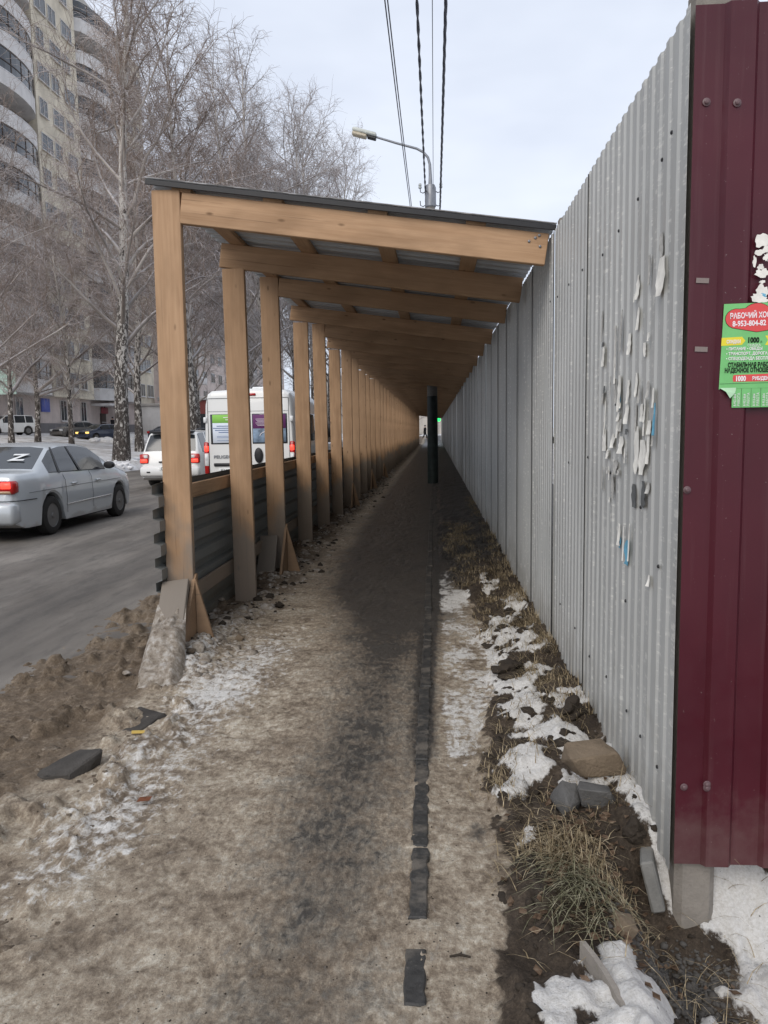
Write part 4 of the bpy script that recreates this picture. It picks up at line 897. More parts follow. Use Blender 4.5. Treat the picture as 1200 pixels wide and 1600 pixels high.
def car_body(P, root, body, glass):
    L_, hw, zl = P['L'], P['hw'], P['zl']; top = smap(*P['top']); belt = smap(*P['belt']); plan = smap(*P['plan']); us = sorted(set([round(u, 3) for u in list(np.linspace(0, L_, 56)) + P['keys']]))
    tum = P.get('tum', .36); V = []; NR = 11
    for u in us:
        w = hw * plan(u); b = belt(u); t = max(top(u), b + .012); hgt = t - b; wr = max(w * .94 - hgt * tum, w * .55); zb = zl + (.10 * max(0, 1 - u / .25)) + (.10 * max(0, 1 - (L_ - u) / .3))
        arch = 0
        for wy in P['wheels']:
            d = abs(u - wy); ra = P['r'] + .055
            if d < ra: arch = max(arch, P['r'] + math.sqrt(ra * ra - d * d))
        zs = max(zb, arch); mid = .52 * b + .02
        zmid = max(mid, zs + .03); zm2 = max(b - .13, zs + .05)
        ring = [(0, zb if not arch else zs - .002), (w * .60, zb if not arch else zs - .001), (w * .985, zs), (w * 1.0, max(zs + .02, zb + .10)), (w * 1.012, zmid), (w * 1.0, zm2), (w * .955, b), (wr + .012, t - min(.05, hgt * .45)), (wr - .04, t - min(.012, hgt * .1)), (wr * .6, t + .012 * min(1, hgt * 3)), (0, t + .02 * min(1, hgt * 3))]
        V += [(x, u, z) for x, z in ring] + [(-x, u, z) for x, z in ring]
    n = len(us); mbB = MB(); G = {k: [] for k in ('side_window', 'rear_window', 'windscreen')}; F = []
    for i in range(n - 1):
        um = (us[i] + us[i + 1]) / 2
        for s_ in (0, 1):
            for j in range(NR - 1):
                a = i * 2 * NR + s_ * NR + j; f = [a, a + 1, a + 1 + 2 * NR, a + 2 * NR]
                kind = None
                if j == 6 and any(p <= um <= q for p, q in P['side_glass']): kind = 'side_window'
                if j in (8, 9) and P['rear_glass'][0] <= um <= P['rear_glass'][1]: kind = 'rear_window'
                if j in (8, 9) and P['wind'][0] <= um <= P['wind'][1]: kind = 'windscreen'
                (G[kind] if kind else F).append(f)
    F += [[s_ * NR + j for j in range(NR)] for s_ in (0, 1)] + [[(n - 1) * 2 * NR + s_ * NR + j for j in range(NR)] for s_ in (0, 1)]
    mb = MB(); mb.add(V, F); mb.build('body', body, root, smooth=40)
    for k, fl_ in G.items():
        if not fl_: continue
        for s_ in ((0, 1) if k == 'side_window' else (None,)):
            ff = [f for f in fl_ if s_ is None or ((f[0] % (2 * NR)) >= NR) == bool(s_)]
            used = sorted(set(i for f in ff for i in f)); mp_ = {a: b for b, a in enumerate(used)}
            mb = MB(); mb.add([V[i] for i in used], [[mp_[i] for i in f] for f in ff]); mb.build(k, glass, root, smooth=40)
    mb = MB(); mb.box(-hw * .80, hw * .80, .35, L_ - .4, zl - .05, zl + .35); mb.build('underbody', M_['under'], root)
def strip(root, name, mat, pts, r): mb = MB(); mb.tube(pts, r, 6); return mb.build(name, mat, root, smooth=True)
def rbox(root, name, mat, x0, x1, y0, y1, z0, z1, c=.012): mb = MB(); mb.box(x0, x1, y0, y1, z0, z1, min(c, (x1 - x0) * .45, (y1 - y0) * .45, (z1 - z0) * .45)); return mb.build(name, mat, root, smooth=50)

# silver sedan
sed = empty('parked_car', (-6.72, 10.42, -.02), 'silver four-door sedan with a white letter sticker on its rear window', 'car'); sed.name = 'car'
P = dict(L=4.34, hw=.85, zl=.19, r=.30, wheels=(.99, 3.52), keys=[.98, 1.04, 2.0, 2.08, 2.95, 3.0, 1.12, .45, 1.0, 1.55, 1.62, 2.62, 3.5],
         top=([0, .04, .12, .55, .62, 1.32, 1.7, 2.1, 2.5, 2.75, 3.45, 3.9, 4.2, 4.3, 4.34], [.62, .90, .985, 1.005, 1.01, 1.345, 1.39, 1.395, 1.37, 1.33, .96, .86, .76, .66, .55]),
         belt=([0, .05, .15, .6, 2.0, 3.4, 4.0, 4.25, 4.34], [.60, .86, .94, .955, .93, .90, .80, .70, .52]), plan=([0, .06, .2, .6, 3.6, 4.1, 4.28, 4.34], [.80, .90, .96, 1.0, 1.0, .93, .82, .7]),
         side_glass=((.98, 3.02),), rear_glass=(.66, 1.30), wind=(2.78, 3.42), tum=.42); P['keys'] += [1.27, 1.30, 1.98, 2.04, 3.02, .66, 1.30, 2.78, 3.42]
car_body(P, sed, M_['silver'], M_['darkglass'])
steel = simple('steel_rim', (.17, .165, .16), .5, .5, .3)
for y in (.99, 3.52):
    for s_ in (-1, 1): wheel(sed, s_ * .755, y, .30, .185, s_, steel)
for s_ in (-1, 1):
    rbox(sed, 'tail_light', M_['tail'], min(s_ * .38, s_ * .80), max(s_ * .38, s_ * .80), -.012, .16, .70, .885, .03)
    q = rbox(sed, 'brake_light', M_['taillit'], min(s_ * .60, s_ * .775), max(s_ * .60, s_ * .775), -.018, .12, .765, .87, .02)
    rbox(sed, 'reversing_light', M_['amber'], min(s_ * .40, s_ * .765), max(s_ * .40, s_ * .765), -.016, .12, .705, .755, .015)
    strip(sed, 'side_trim', M_['chrome'], [(s_ * .862, 1.42, .43), (s_ * .866, 2.3, .445), (s_ * .862, 3.1, .45)], .010)
    strip(sed, 'door_line', M_['black'], [(s_ * .866, .30, .70), (s_ * .867, 2.0, .715), (s_ * .862, 3.55, .72)], .0035)
    strip(sed, 'window_trim', M_['black'], [(s_ * .80, .98, .95), (s_ * .805, 2.0, .935), (s_ * .80, 3.0, .915)], .012)
    for y in (1.62, 2.52): rbox(sed, 'door_handle', M_['silver'], min(s_ * .85, s_ * .885), max(s_ * .85, s_ * .885), y, y + .17, .735, .765, .01)
    mb = MB(); mb.lathe([(.01, -.09), (.07, -.08), (.09, -.02), (.085, .05), (.05, .07), (.01, .075)], 14, 'y', (0, 0, 0)); o = mb.build('mirror', M_['black'], sed, Matrix.Translation((s_ * .93, 2.92, .985)) @ Matrix.Diagonal((1.1, .8, .75, 1)), smooth=True)
    for (ya, yb) in ((1.30, 1.42), (2.02, 1.94)):
        mb = MB(); mb.prism([(ya - .025, .935), (ya + .035, .935), (yb + .03, 1.335), (yb - .02, 1.335)], 0, .004, 'x'); mb.v = [((.822 - (v[2] - .935) * .50 + v[0]) * s_, v[1], v[2]) for v in mb.v]; mb.build('pillar', M_['black'], sed)
    for yy in (1.42, 2.36): strip(sed, 'door_gap', M_['black'], [(s_ * .868, yy, .30), (s_ * .872, yy, .55), (s_ * .86, yy - .01, .82), (s_ * .81, yy - .02, .93)], .003)
strip(sed, 'bumper_line', M_['black'], [(.855, .52, .60), (.83, .14, .60), (.70, -.005, .60), (0, -.03, .60), (-.70, -.005, .60), (-.83, .14, .60), (-.855, .52, .60)], .006)
rbox(sed, 'rear_bumper', M_['silver'], -.80, .80, -.07, .20, .26, .585, .05)
rbox(sed, 'number_plate', M_['plate'], -.26, .26, -.085, -.07, .62, .73, .005)
sl_ = math.atan2(1.345 - 1.01, 1.32 - .62)
text('Z', .30, M_['white'], sed, Matrix.Translation((.25, .86, 1.128 + .024)) @ Matrix.Rotation(sl_, 4, 'X'), 'sticker', .002, 1.25, 'LEFT', .008)

# white estate SUV ahead
suv = empty('car', (-7.33, 20.85, -.02), 'white estate car with black roof spoiler and rear wiper braking ahead of the sedan', 'car')
P = dict(L=4.45, hw=.865, zl=.22, r=.32, wheels=(.88, 3.40), keys=[.10, .38, .42, 1.02, 1.08, 1.9, 1.96, 2.8, 2.85, 3.5, .14, .36, .9],
         top=([0, .03, .10, .40, .5, 1.4, 2.3, 2.6, 3.3, 4.0, 4.35, 4.45], [.60, .90, 1.02, 1.54, 1.575, 1.60, 1.585, 1.54, 1.05, .93, .80, .6]),
         belt=([0, .05, .12, 2, 3.2, 4.0, 4.35, 4.45], [.58, .86, .985, .98, .97, .88, .75, .5]), plan=([0, .06, .2, .5, 3.7, 4.2, 4.45], [.84, .93, .98, 1.0, 1.0, .9, .7]),
         side_glass=((.42, 1.02), (1.08, 1.90), (1.96, 2.85)), rear_glass=(.11, .37), wind=(2.64, 3.26), tum=.26)
P['keys'] += [.11, .37, 2.64, 3.26]
car_body(P, suv, M_['carwhite'], M_['darkglass'])
for y in (.88, 3.40):
    for s_ in (-1, 1): wheel(suv, s_ * .765, y, .32, .2, s_, steel)
for s_ in (-1, 1):
    rbox(suv, 'tail_light', M_['tail'], min(s_ * .60, s_ * .835), max(s_ * .60, s_ * .835), -.012, .14, .70, .96, .02)
    rbox(suv, 'brake_light', M_['taillit'], min(s_ * .615, s_ * .82), max(s_ * .615, s_ * .82), -.018, .12, .72, .83, .015)
    rbox(suv, 'reversing_light', M_['plate'], min(s_ * .61, s_ * .72), max(s_ * .61, s_ * .72), -.0175, .10, .845, .94, .012)
    strip(suv, 'roof_rail', M_['black'], [(s_ * .60, .6, 1.62), (s_ * .61, .8, 1.655), (s_ * .61, 2.1, 1.655), (s_ * .60, 2.3, 1.61)], .018)
    rbox(suv, 'reflector', M_['black'], min(s_ * .52, s_ * .64), max(s_ * .52, s_ * .64), -.078, .0, .43, .49, .01)
rbox(suv, 'spoiler', M_['black'], -.60, .60, .20, .55, 1.53, 1.60, .02); rbox(suv, 'rear_bumper', M_['carwhite'], -.83, .83, -.075, .2, .34, .62, .05)
rbox(suv, 'number_plate', M_['plate'], -.26, .26, -.085, -.070, .50, .61, .004); text('С007КА', .105, M_['ink'], suv, Matrix.Translation((-.22, -.089, .52)) @ UP, 'plate_number', .001, .95, 'LEFT', .001)
rbox(suv, 'tailgate_handle', M_['black'], -.30, .30, -.02, .03, .72, .76, .01); strip(suv, 'wiper', M_['black'], [(0, .075, 1.03), (.32, .09, 1.06)], .01)
rbox(suv, 'exhaust', M_['metal'], .36, .46, -.10, .3, .20, .28, .03)

# white van
van = empty('van', (-4.03, 16.55, -.02), 'white high-roof van with printed posters on its rear windows and lit brake lights', 'van')
VL, VW, VH = 5.6, 1.0, 2.46; mb = MB(); V = []; NR = 9
us = [0, .02, .07, .3, 1.5, 3.0, 4.2, 4.5, 4.8, 5.0, 5.3, 5.55, 5.6]; tp = smap([0, .02, .07, .3, 4.0, 4.5, 5.0, 5.3, 5.6], [2.34, 2.40, 2.44, VH, VH, 2.2, 1.35, 1.1, .7]); wd = smap([0, .03, .1, 5, 5.4, 5.6], [.965, .985, 1, 1, .93, .8])
for u in us:
    w = VW * wd(u); t = tp(u); hs = min(t, 1.15); ring = [(0, .32), (w * .95, .32), (w, .40), (w * 1.01, hs * .7), (w, hs), (w * .955 if t > 1.3 else w * .97, max(t - .30, hs + .01)), (w * .90, max(t - .09, hs + .015)), (w * .80, max(t - .02, hs + .02)), (0, t + .02)]
    V += [(x, u, z) for x, z in ring] + [(-x, u, z) for x, z in ring]
F = []
for i in range(len(us) - 1):
    for s_ in (0, 1):
        for j in range(NR - 1): a = i * 2 * NR + s_ * NR + j; F.append([a, a + 1, a + 1 + 2 * NR, a + 2 * NR])
F += [[s_ * NR + j for j in range(NR)] for s_ in (0, 1)] + [[(len(us) - 1) * 2 * NR + s_ * NR + j for j in range(NR)] for s_ in (0, 1)]
mb.add(V, F); mb.build('body', M_['carwhite'], van, smooth=30)
for y in (1.05, 4.6):
    for s_ in (-1, 1): wheel(van, s_ * .86, y, .34, .22, s_, steel)
M_['vgreen'] = simple('poster_green', (.25, .55, .10), .6, .3, var=.04); M_['vwhite'] = simple('poster_white', (.66, .72, .80), .6, .3, var=.03); M_['vpurp'] = simple('poster_purple', (.13, .035, .13), .6, .3, var=.05); M_['vpic'] = simple('poster_picture', (.20, .27, .36), .6, .3, var=.6, scale=6); M_['vblue'] = simple('poster_blue_ink', (.12, .18, .35), .6, .3)
for s_ in (-1, 1):
    x0, x1 = (-.89, -.03) if s_ < 0 else (.03, .89)
    rbox(van, 'rear_window', M_['darkglass'], x0 + .05, x1 - .04, -.012, .02, 1.27, 1.92, .01)
    rbox(van, 'tail_light', M_['tail'], min(s_ * .895, s_ * 1.0), max(s_ * .895, s_ * 1.0), -.02, .12, .62, 1.32, .02)
    rbox(van, 'brake_light', M_['taillit'], min(s_ * .90, s_ * .992), max(s_ * .90, s_ * .992), -.026, .1, 1.12, 1.24, .01); rbox(van, 'reversing_light', M_['plate'], min(s_ * .90, s_ * .99), max(s_ * .90, s_ * .99), -.024, .1, .80, 1.08, .01)
    for z in (1.80, .98): rbox(van, 'hinge', M_['white'], min(s_ * .915, s_ * .985), max(s_ * .915, s_ * .985), -.03, .03, z - .06, z + .06, .01)
    for z in (1.83, 1.77):
        pass
    for x in (x0, x1): strip(van, 'door_gap', M_['black'], [(x, -.006, .52), (x, -.006, 2.26)], .005)
strip(van, 'door_gap', M_['black'], [(-.88, -.006, 2.26), (.88, -.006, 2.26)], .005); strip(van, 'door_crease', M_['metal'], [(-.88, -.006, 1.98), (.88, -.006, 1.98)], .003)
rbox(van, 'brake_light', M_['tail'], .0, .18, -.03, .06, 2.31, 2.36, .01); rbox(van, 'roof_vent', M_['white'], -.05, .5, .6, 1.1, 2.46, 2.53, .03)
def vp(x0, x1, z0, z1, mat, n='poster', y=-.016): return rbox(van, n, M_[mat], x0, x1, y, y + .003, z0, z1, .0005)
vp(-.79, -.09, 1.73, 1.91, 'vgreen'); vp(-.79, -.09, 1.30, 1.73, 'vwhite'); vp(.10, .82, 1.60, 1.90, 'vpurp'); vp(.10, .82, 1.30, 1.60, 'vpic')
for i, (a, b) in enumerate(((-.70, -.22), (-.78, -.14), (-.74, -.12), (-.66, -.2))): vp(a, b, 1.655 - i * .045, 1.672 - i * .045, 'vblue', 'print_line', -.019)
for z in (1.44, 1.41, 1.345): vp(-.70, -.15, z, z + .008, 'vblue', 'print_line', -.019)
vp(-.55, -.2, 1.84, 1.855, 'inkw', 'print_line', -.019); vp(-.5, -.25, 1.79, 1.805, 'inkw', 'print_line', -.019)
for i in range(6): vp(.16 + .02 * (i % 3), .76 - .03 * (i % 2), 1.80 - i * .028, 1.807 - i * .028, 'inkw', 'print_line', -.019)
text('"Дин', .06, M_['inkw'], van, Matrix.Translation((.40, -.02, 1.84)) @ UP, 'lettering', .001); mb = MB(); mb.tube([(.25 + .2 * (1 - math.cos(a_ := PI * i / 8)), -.02, 1.44 + .1 * math.sin(a_)) for i in range(9)], .008, 5); mb.build('print_line', M_['inkw'], van)
mb = MB(); mb.lathe([(.11, 0), (.12, -.02), (.08, -.04), (.02, -.04)], 20, 'y'); mb.build('door_handle', M_['black'], van, Matrix.Translation((.21, -.006, 1.02)) @ Matrix.Diagonal((.8, 1, 1.4, 1)), smooth=True)
text('PEUGEOT', .095, M_['metal'], van, Matrix.Translation((-.79, -.012, .965)) @ UP, 'badge', .002, 1.15, 'LEFT', .002)
rbox(van, 'trim_bar', M_['black'], -.79, -.10, -.03, .02, .79, .86, .01); rbox(van, 'number_plate', M_['plate'], -.68, -.16, -.028, .0, .64, .75, .004); text('К107АК', .10, M_['ink'], van, Matrix.Translation((-.64, -.032, .66)) @ UP, 'plate_number', .001, .95)
rbox(van, 'rear_bumper', M_['black'], -.97, .97, -.10, .1, .38, .58, .03)
for y0, y1 in ((.5, 1.9), (2.0, 3.4), (3.5, 4.2)): rbox(van, 'side_window', M_['darkglass'], .955, .998, y0, y1, 1.28, 1.95, .015)
for s_ in (-1, 1): rbox(van, 'mirror', M_['black'], min(s_ * 1.03, s_ * 1.22), max(s_ * 1.03, s_ * 1.22), 4.55, 4.68, 1.35, 1.7, .03)

# parked cars far left: reuse smaller versions of the two bodies
def parked(x, y, rz, mat, label, P_, lights=None):
    z = float(terr(x, y)) + .02
    r_ = empty('car', (x, y, z), label, 'car', 'cars parked by the apartment house', rz)
    car_body(P_, r_, mat, M_['darkglass'])
    for yy in P_['wheels']:
        for s_ in (-1, 1): wheel(r_, s_ * .76, yy, P_['r'], .2, s_, steel)
    L_ = P_['L']
    for s_ in (-1, 1):
        rbox(r_, 'headlight', lights or M_['plate'], min(s_ * .45, s_ * .74), max(s_ * .45, s_ * .74), L_ - .18, L_ + .0, .60, .75, .03); rbox(r_, 'tail_light', M_['tail'], min(s_ * .55, s_ * .82), max(s_ * .55, s_ * .82), -.01, .14, .72, .92, .02)
    rbox(r_, 'grille', M_['black'], -.40, .40, L_ - .12, L_ + .02, .58, .72, .02); rbox(r_, 'front_bumper', mat, -.76, .76, L_ - .2, L_ + .04, .28, .55, .04)
    return r_
PS = dict(P); PS['r'] = .34
parked(-33.0, 61.8, PI * .80, M_['carwhite'], 'white off-road car parked at the left edge below the balconies', PS)
PD = dict(L=4.34, hw=.85, zl=.19, r=.30, wheels=(.99, 3.52), keys=[.66, .98, 1.27, 1.3, 1.98, 2.04, 3.02, 2.78, 3.42], top=([0, .04, .12, .62, 1.32, 1.7, 2.5, 2.75, 3.45, 3.9, 4.2, 4.34], [.62, .90, .985, 1.01, 1.345, 1.39, 1.37, 1.33, .96, .86, .76, .55]),
          belt=([0, .05, .15, .6, 2.0, 3.4, 4.0, 4.25, 4.34], [.60, .86, .94, .955, .93, .90, .80, .70, .52]), plan=([0, .06, .2, .6, 3.6, 4.1, 4.34], [.80, .90, .96, 1.0, 1.0, .93, .7]), side_glass=((.98, 1.98), (2.04, 3.02)), rear_glass=(.66, 1.30), wind=(2.78, 3.42), tum=.42)
parked(-27.3, 66.0, PI * .86, M_['cardark'], 'dark blue car with a lit amber lamp parked behind the thick birch', PD, M_['amberlit'])
parked(-30.0, 67.0, PI * .86, M_['carbrown'], 'grey-brown sedan parked left of the dark blue car', PD)
parked(-24.6, 66.5, -.3, M_['cardark'], 'dark car parked right of the thick birch trunk', PD)

# ---------------------------------------------------------------- people, far away
def person(x, y, z, rz, coat, label, stride=.28, seed=0):
    r_ = empty('person', (x, y, z), label, 'person', None, rz)
    def skin(name, verts, edges, rad, mat, root=0):
        me = bpy.data.meshes.new(name); me.from_pydata(verts, edges, []); ob = bpy.data.objects.new(name, me); C.objects.link(ob)
        md = ob.modifiers.new('s', 'SKIN'); sv = me.skin_vertices[0].data
        for i, r in enumerate(rad): sv[i].radius = (r, r) if not isinstance(r, tuple) else r
        sv[root].use_root = True; ob.modifiers.new('u', 'SUBSURF').levels = 1
        dg = bpy.context.evaluated_depsgraph_get(); m2 = bpy.data.meshes.new_from_object(ob.evaluated_get(dg)); bpy.data.objects.remove(ob); m2.materials.clear(); m2.materials.append(mat)
        m2.polygons.foreach_set('use_smooth', np.ones(len(m2.polygons), bool)); return link(name, m2, r_)
    s_ = stride
    v = [(0, 0, .92), (0, .01, 1.12), (0, .02, 1.36), (0, .02, 1.48), (0, .03, 1.60), (.09, 0, .88), (.10, s_ * .6, .48), (.10, s_ * .75, .08), (.10, s_ * .75 + .14, .04), (-.09, 0, .88), (-.10, -s_ * .25, .48), (-.10, -s_ * .95, .12), (-.10, -s_ * .95 + .13, .05),
         (.19, .02, 1.40), (.25, -.10, 1.14), (.24, .02, .92), (-.19, .02, 1.40), (-.25, .12, 1.14), (-.24, .25, .95)]
    e = [(0, 1), (1, 2), (2, 3), (3, 4), (0, 5), (5, 6), (6, 7), (7, 8), (0, 9), (9, 10), (10, 11), (11, 12), (2, 13), (13, 14), (14, 15), (2, 16), (16, 17), (17, 18)]
    rd = [(.17, .12), (.17, .12), (.17, .12), .06, .085, .10, .07, .045, .04, .10, .07, .045, .04, .075, .055, .04, .075, .055, .04]
    skin('body', v, e, rd, M_['skinp'])
    skin('coat', [(0, .0, .78), (0, .01, 1.05), (0, .02, 1.32), (0, .02, 1.42), (.20, .02, 1.38), (.26, -.10, 1.13), (.25, .01, .95), (-.20, .02, 1.38), (-.26, .12, 1.13), (-.25, .24, .98)], [(0, 1), (1, 2), (2, 3), (2, 4), (4, 5), (5, 6), (2, 7), (7, 8), (8, 9)], [(.23, .17), (.21, .16), (.21, .15), .10, .10, .075, .06, .10, .075, .06], coat)
    skin('trousers', [(0, 0, .90), (.09, 0, .86), (.10, s_ * .6, .48), (.10, s_ * .75, .12), (-.09, 0, .86), (-.10, -s_ * .25, .48), (-.10, -s_ * .95, .16)], [(0, 1), (1, 2), (2, 3), (0, 4), (4, 5), (5, 6)], [.14, .12, .085, .065, .12, .085, .065], M_['black'])
    mb = MB(); mb.lathe([(.02, .13), (.075, .11), (.108, .04), (.112, -.02), (.09, -.05)], 12, 'z', (0, .03, 1.64)); mb.build('hat', M_['black'], r_, smooth=True)
    mb = MB(); mb.tube([(0, .12, 1.62), (0, .145, 1.59)], [.012, .016], 6); mb.build('nose', M_['skinp'], r_, smooth=True)
    return r_
M_['skinp'] = simple('skin', (.45, .28, .20), .6, .3); M_['coatk'] = simple('black_coat', (.015, .015, .018), .8, .2)
person(-1.18, 94, gz(-1.18, 94) + .02, -PI * .38, M_['coatk'], 'person in a black coat walking across beyond the far end of the walkway')
person(-33.2, 78, float(terr(-33.2, 78)) , PI * .9, M_['coatk'], 'person in dark winter coat walking in front of the apartment house', .2)
person(-29.0, 70.0, float(terr(-29.0, 70.0)), PI * .2, M_['coatk'], 'person in dark clothes standing behind the parked dark blue car', .1)

# ---------------------------------------------------------------- birches
def bark_mat():
    m = Mat('birch_bark', .8, .2); w = m.world((1, 1, 1)); n = m.noise(m.world((9, 9, 4.2)), 1.0, 5, .7, .6)
    sz = m.n('SeparateXYZ'); m.l(m.coord(), sz.inputs[0])
    k = m.math('ADD', n, m.math('MULTIPLY', m.math('SUBTRACT', 4.0, sz.outputs['Z']), .014))
    b = m.ramp(k, [(.44, (.52, .49, .45)), (.50, (.05, .042, .037))]); b = m.mix(m.math('MULTIPLY', m.g(m.noise(w, 9, 4), .4, .7), .4), b, (.20, .17, .15))
    m.col(b); m.bump(n, .8, .05); return m.m
def twig_mat(name, lo, hi, frost):
    m = Mat(name, .85, .1); n = m.noise(m.world(), .5, 4); b = m.ramp(n, [(.3, lo), (.7, hi)])
    g_ = m.n('NewGeometry'); s_ = m.n('SeparateXYZ'); m.l(g_.outputs['Normal'], s_.inputs[0]); f = m.math('MULTIPLY', m.g(s_.outputs['Z'], .15, .7), frost); b = m.mix(f, b, (.68, .66, .68)); m.col(b); return m.m
M_['bark'] = bark_mat(); M_['limb'] = twig_mat('birch_limb', (.13, .105, .09), (.42, .38, .34), .7); M_['twig'] = twig_mat('frosty_twigs', (.15, .108, .082), (.33, .255, .205), .8); M_['twigf'] = twig_mat('pale_frosty_twigs', (.22, .19, .175), (.39, .345, .325), .8)
def tubes_np(lines, nside):
    """lines: list of (pts (k,3), radii (k))"""
    V = []; F = []; off = 0; ang = np.arange(nside) * 2 * PI / nside
    groups = {}
    for p, r in lines: groups.setdefault(len(p), []).append((p, r))
    for k, g_ in groups.items():
        Pp = np.array([a for a, _ in g_]); Rr = np.array([b for _, b in g_]); n = len(g_)
        T = np.zeros_like(Pp); T[:, 1:-1] = Pp[:, 2:] - Pp[:, :-2]; T[:, 0] = Pp[:, 1] - Pp[:, 0]; T[:, -1] = Pp[:, -1] - Pp[:, -2]; T /= np.linalg.norm(T, axis=2, keepdims=True) + 1e-9
        ref = np.where(np.abs(T[:, :1, 2:3]) > .9, np.array([1., 0, 0]), np.array([0, 0, 1.])); ref = np.broadcast_to(ref, T.shape)
        A = np.cross(T, ref); A /= np.linalg.norm(A, axis=2, keepdims=True) + 1e-9; B = np.cross(T, A)
        v = Pp[:, :, None, :] + (A[:, :, None, :] * np.cos(ang)[None, None, :, None] + B[:, :, None, :] * np.sin(ang)[None, None, :, None]) * Rr[:, :, None, None]
        V.append(v.reshape(-1, 3)); b = (np.arange(n) * k * nside)[:, None, None] + (np.arange(k - 1) * nside)[None, :, None]; j = np.arange(nside)[None, None, :]; j2 = (j + 1) % nside
        f = np.stack([b + j, b + j2, b + nside + j2, b + nside + j], -1).reshape(-1, 4) + off; F.append(f); off += n * k * nside
    return np.concatenate(V), np.concatenate(F)
def grow(p, d, ln, k, r0, r1, rs, wob, grav):
    P = [p]; st = ln / (k - 1); 
    for i in range(k - 1):
        d = d + rs.normal(0, wob, 3); d[2] += grav * (i / k); d = d / np.linalg.norm(d); P.append(P[-1] + d * st)
    return np.array(P), np.linspace(r0, r1, k), d
def birch_mesh(seed, H, r0, start=.2, nprim=44, spread=.27, dens=1.0, lean=(0, 0), limbs=()):
    rs = np.random.RandomState(seed); tp, tr, _ = grow(np.zeros(3), np.array([lean[0], lean[1], 1.]), H, 14, r0, r0 * .06, rs, .035, .03)
    tr = r0 * (1 - np.linspace(0, 1, 14) ** .9 * .94); tr[0] *= 1.25; hs = np.cumsum([0] + list(np.linalg.norm(np.diff(tp, axis=0), axis=1))); hs /= hs[-1]
    at = lambda t: np.array([np.interp(t, hs, tp[:, i]) for i in range(3)])
    prim = []; subs = []; tw = []
    for i in range(nprim):
        t = start + (1 - start) * (i + rs.rand()) / nprim; p = at(t); a = i * 2.4 + rs.normal(0, .4); el = R(rs.uniform(25, 60) + 16 * t); ln = H * spread * (.60 + .55 * math.sin(PI * min(1, t * .95) ** .9) - .32 * t ** 3) * rs.uniform(.6, 1.2)
        d = np.array([math.cos(a) * math.cos(el), math.sin(a) * math.cos(el), math.sin(el)]); rr = r0 * .32 * (1.1 - t) + .012
        prim.append(grow(p, d, ln, 9, rr, .008, rs, .10, -.03))
    for (t, a, el, ln, rr) in limbs:
        prim.append(grow(at(t), np.array([math.cos(a) * math.cos(el), math.sin(a) * math.cos(el), math.sin(el)]), ln, 9, rr, .03, rs, .05, .06))
    L1 = []; L2 = []; L3 = []
    for (P, Rr, _) in prim:
        L1.append((P, Rr)); ln = np.linalg.norm(P[-1] - P[0]); ns = max(6, int(ln * 3.1 * dens))
        for j in range(ns):
            t = .18 + .82 * (j + rs.rand()) / ns; i0 = min(int(t * 8), 7); f = t * 8 - i0; p = P[i0] * (1 - f) + P[i0 + 1] * f; d0 = P[i0 + 1] - P[i0]; d0 /= np.linalg.norm(d0)
            d = d0 * .7 + rs.normal(0, .55, 3); d[2] += .15; d /= np.linalg.norm(d); l2 = ln * rs.uniform(.22, .48) * (1.15 - t * .6)
            Q, q, _ = grow(p, d, l2, 5, .012, .006, rs, .14, -.12); L2.append((Q, q)); nt_ = max(5, int(l2 * 9.5 * dens))
            for m_ in range(nt_):
                s_ = .15 + .85 * (m_ + rs.rand()) / nt_; i1 = min(int(s_ * 4), 3); g_ = s_ * 4 - i1; pp = Q[i1] * (1 - g_) + Q[i1 + 1] * g_; dd = (Q[i1 + 1] - Q[i1]); dd /= np.linalg.norm(dd) + 1e-9
                dd = dd * .5 + rs.normal(0, .6, 3); dd[2] -= .05; dd /= np.linalg.norm(dd); L3.append(grow(pp, dd, rs.uniform(.35, 1.15), 4, .0085, .004, rs, .16, -.5)[:2])
    tv, tf = tubes_np([(tp, tr)], 12); tme = mesh_np('trunk', tv, tf, M_['bark'], True)
    v1, f1 = tubes_np(L1, 5); v2, f2 = tubes_np(L2, 3); v3, f3 = tubes_np(L3, 3); f2 = f2 + len(v1); f3 = f3 + len(v1) + len(v2)
    V = np.concatenate([v1, v2, v3]); F = np.concatenate([f1, f2, f3]); mi = np.concatenate([np.zeros(len(f1)), np.ones(len(f2) + len(f3))])
    cme_ = mesh_np('crown', V, F, smooth=True, mats=[M_['limb'], M_['twig']], mi=mi); cme2 = cme_.copy(); cme2.materials[1] = M_['twigf']; print('birch', len(F)); return tme, cme_, cme2
BT = [birch_mesh(1, 23, .32, .20, 46, .25, .98), birch_mesh(5, 22, .27, .16, 44, .27, .98), birch_mesh(9, 16, .20, .20, 32, .32, .95, (.05, 0), ((.22, -.15, .62, 9.5, .14), (.20, .1, .35, 6.5, .09), (.26, 3.4, .5, 6, .09), (.3, 2.0, .7, 6, .08)))]
def birch(x, y, k, s_, rz, label, pale=0, z=None):
    z = float(terr(x, y)) - .05 if z is None else z; o = empty('birch_tree', (x, y, z), label, 'birch tree', 'birches along the road', rz); o.scale = (s_, s_, s_)
    link('trunk', BT[k][0], o); link('crown', BT[k][2 if pale else 1], o); return o
birch(-14.0, 33.6, 0, 1.06, .3, 'thickest birch, black and white trunk at the road edge left of the first post')
birch(-27.3, 51.5, 2, 1.0, .3, 'leaning birch at the far left with long snow-covered limbs')
birch(-22.5, 46.5, 1, .62, 1.3, 'slim pale birch between the parked white car and the thick birch')
birch(-17.6, 45.0, 1, .95, 2.2, 'second birch right behind the thickest birch')
birch(-13.0, 41.5, 0, .95, 4.0, 'dark-barked birch seen between the first and second posts', 0)
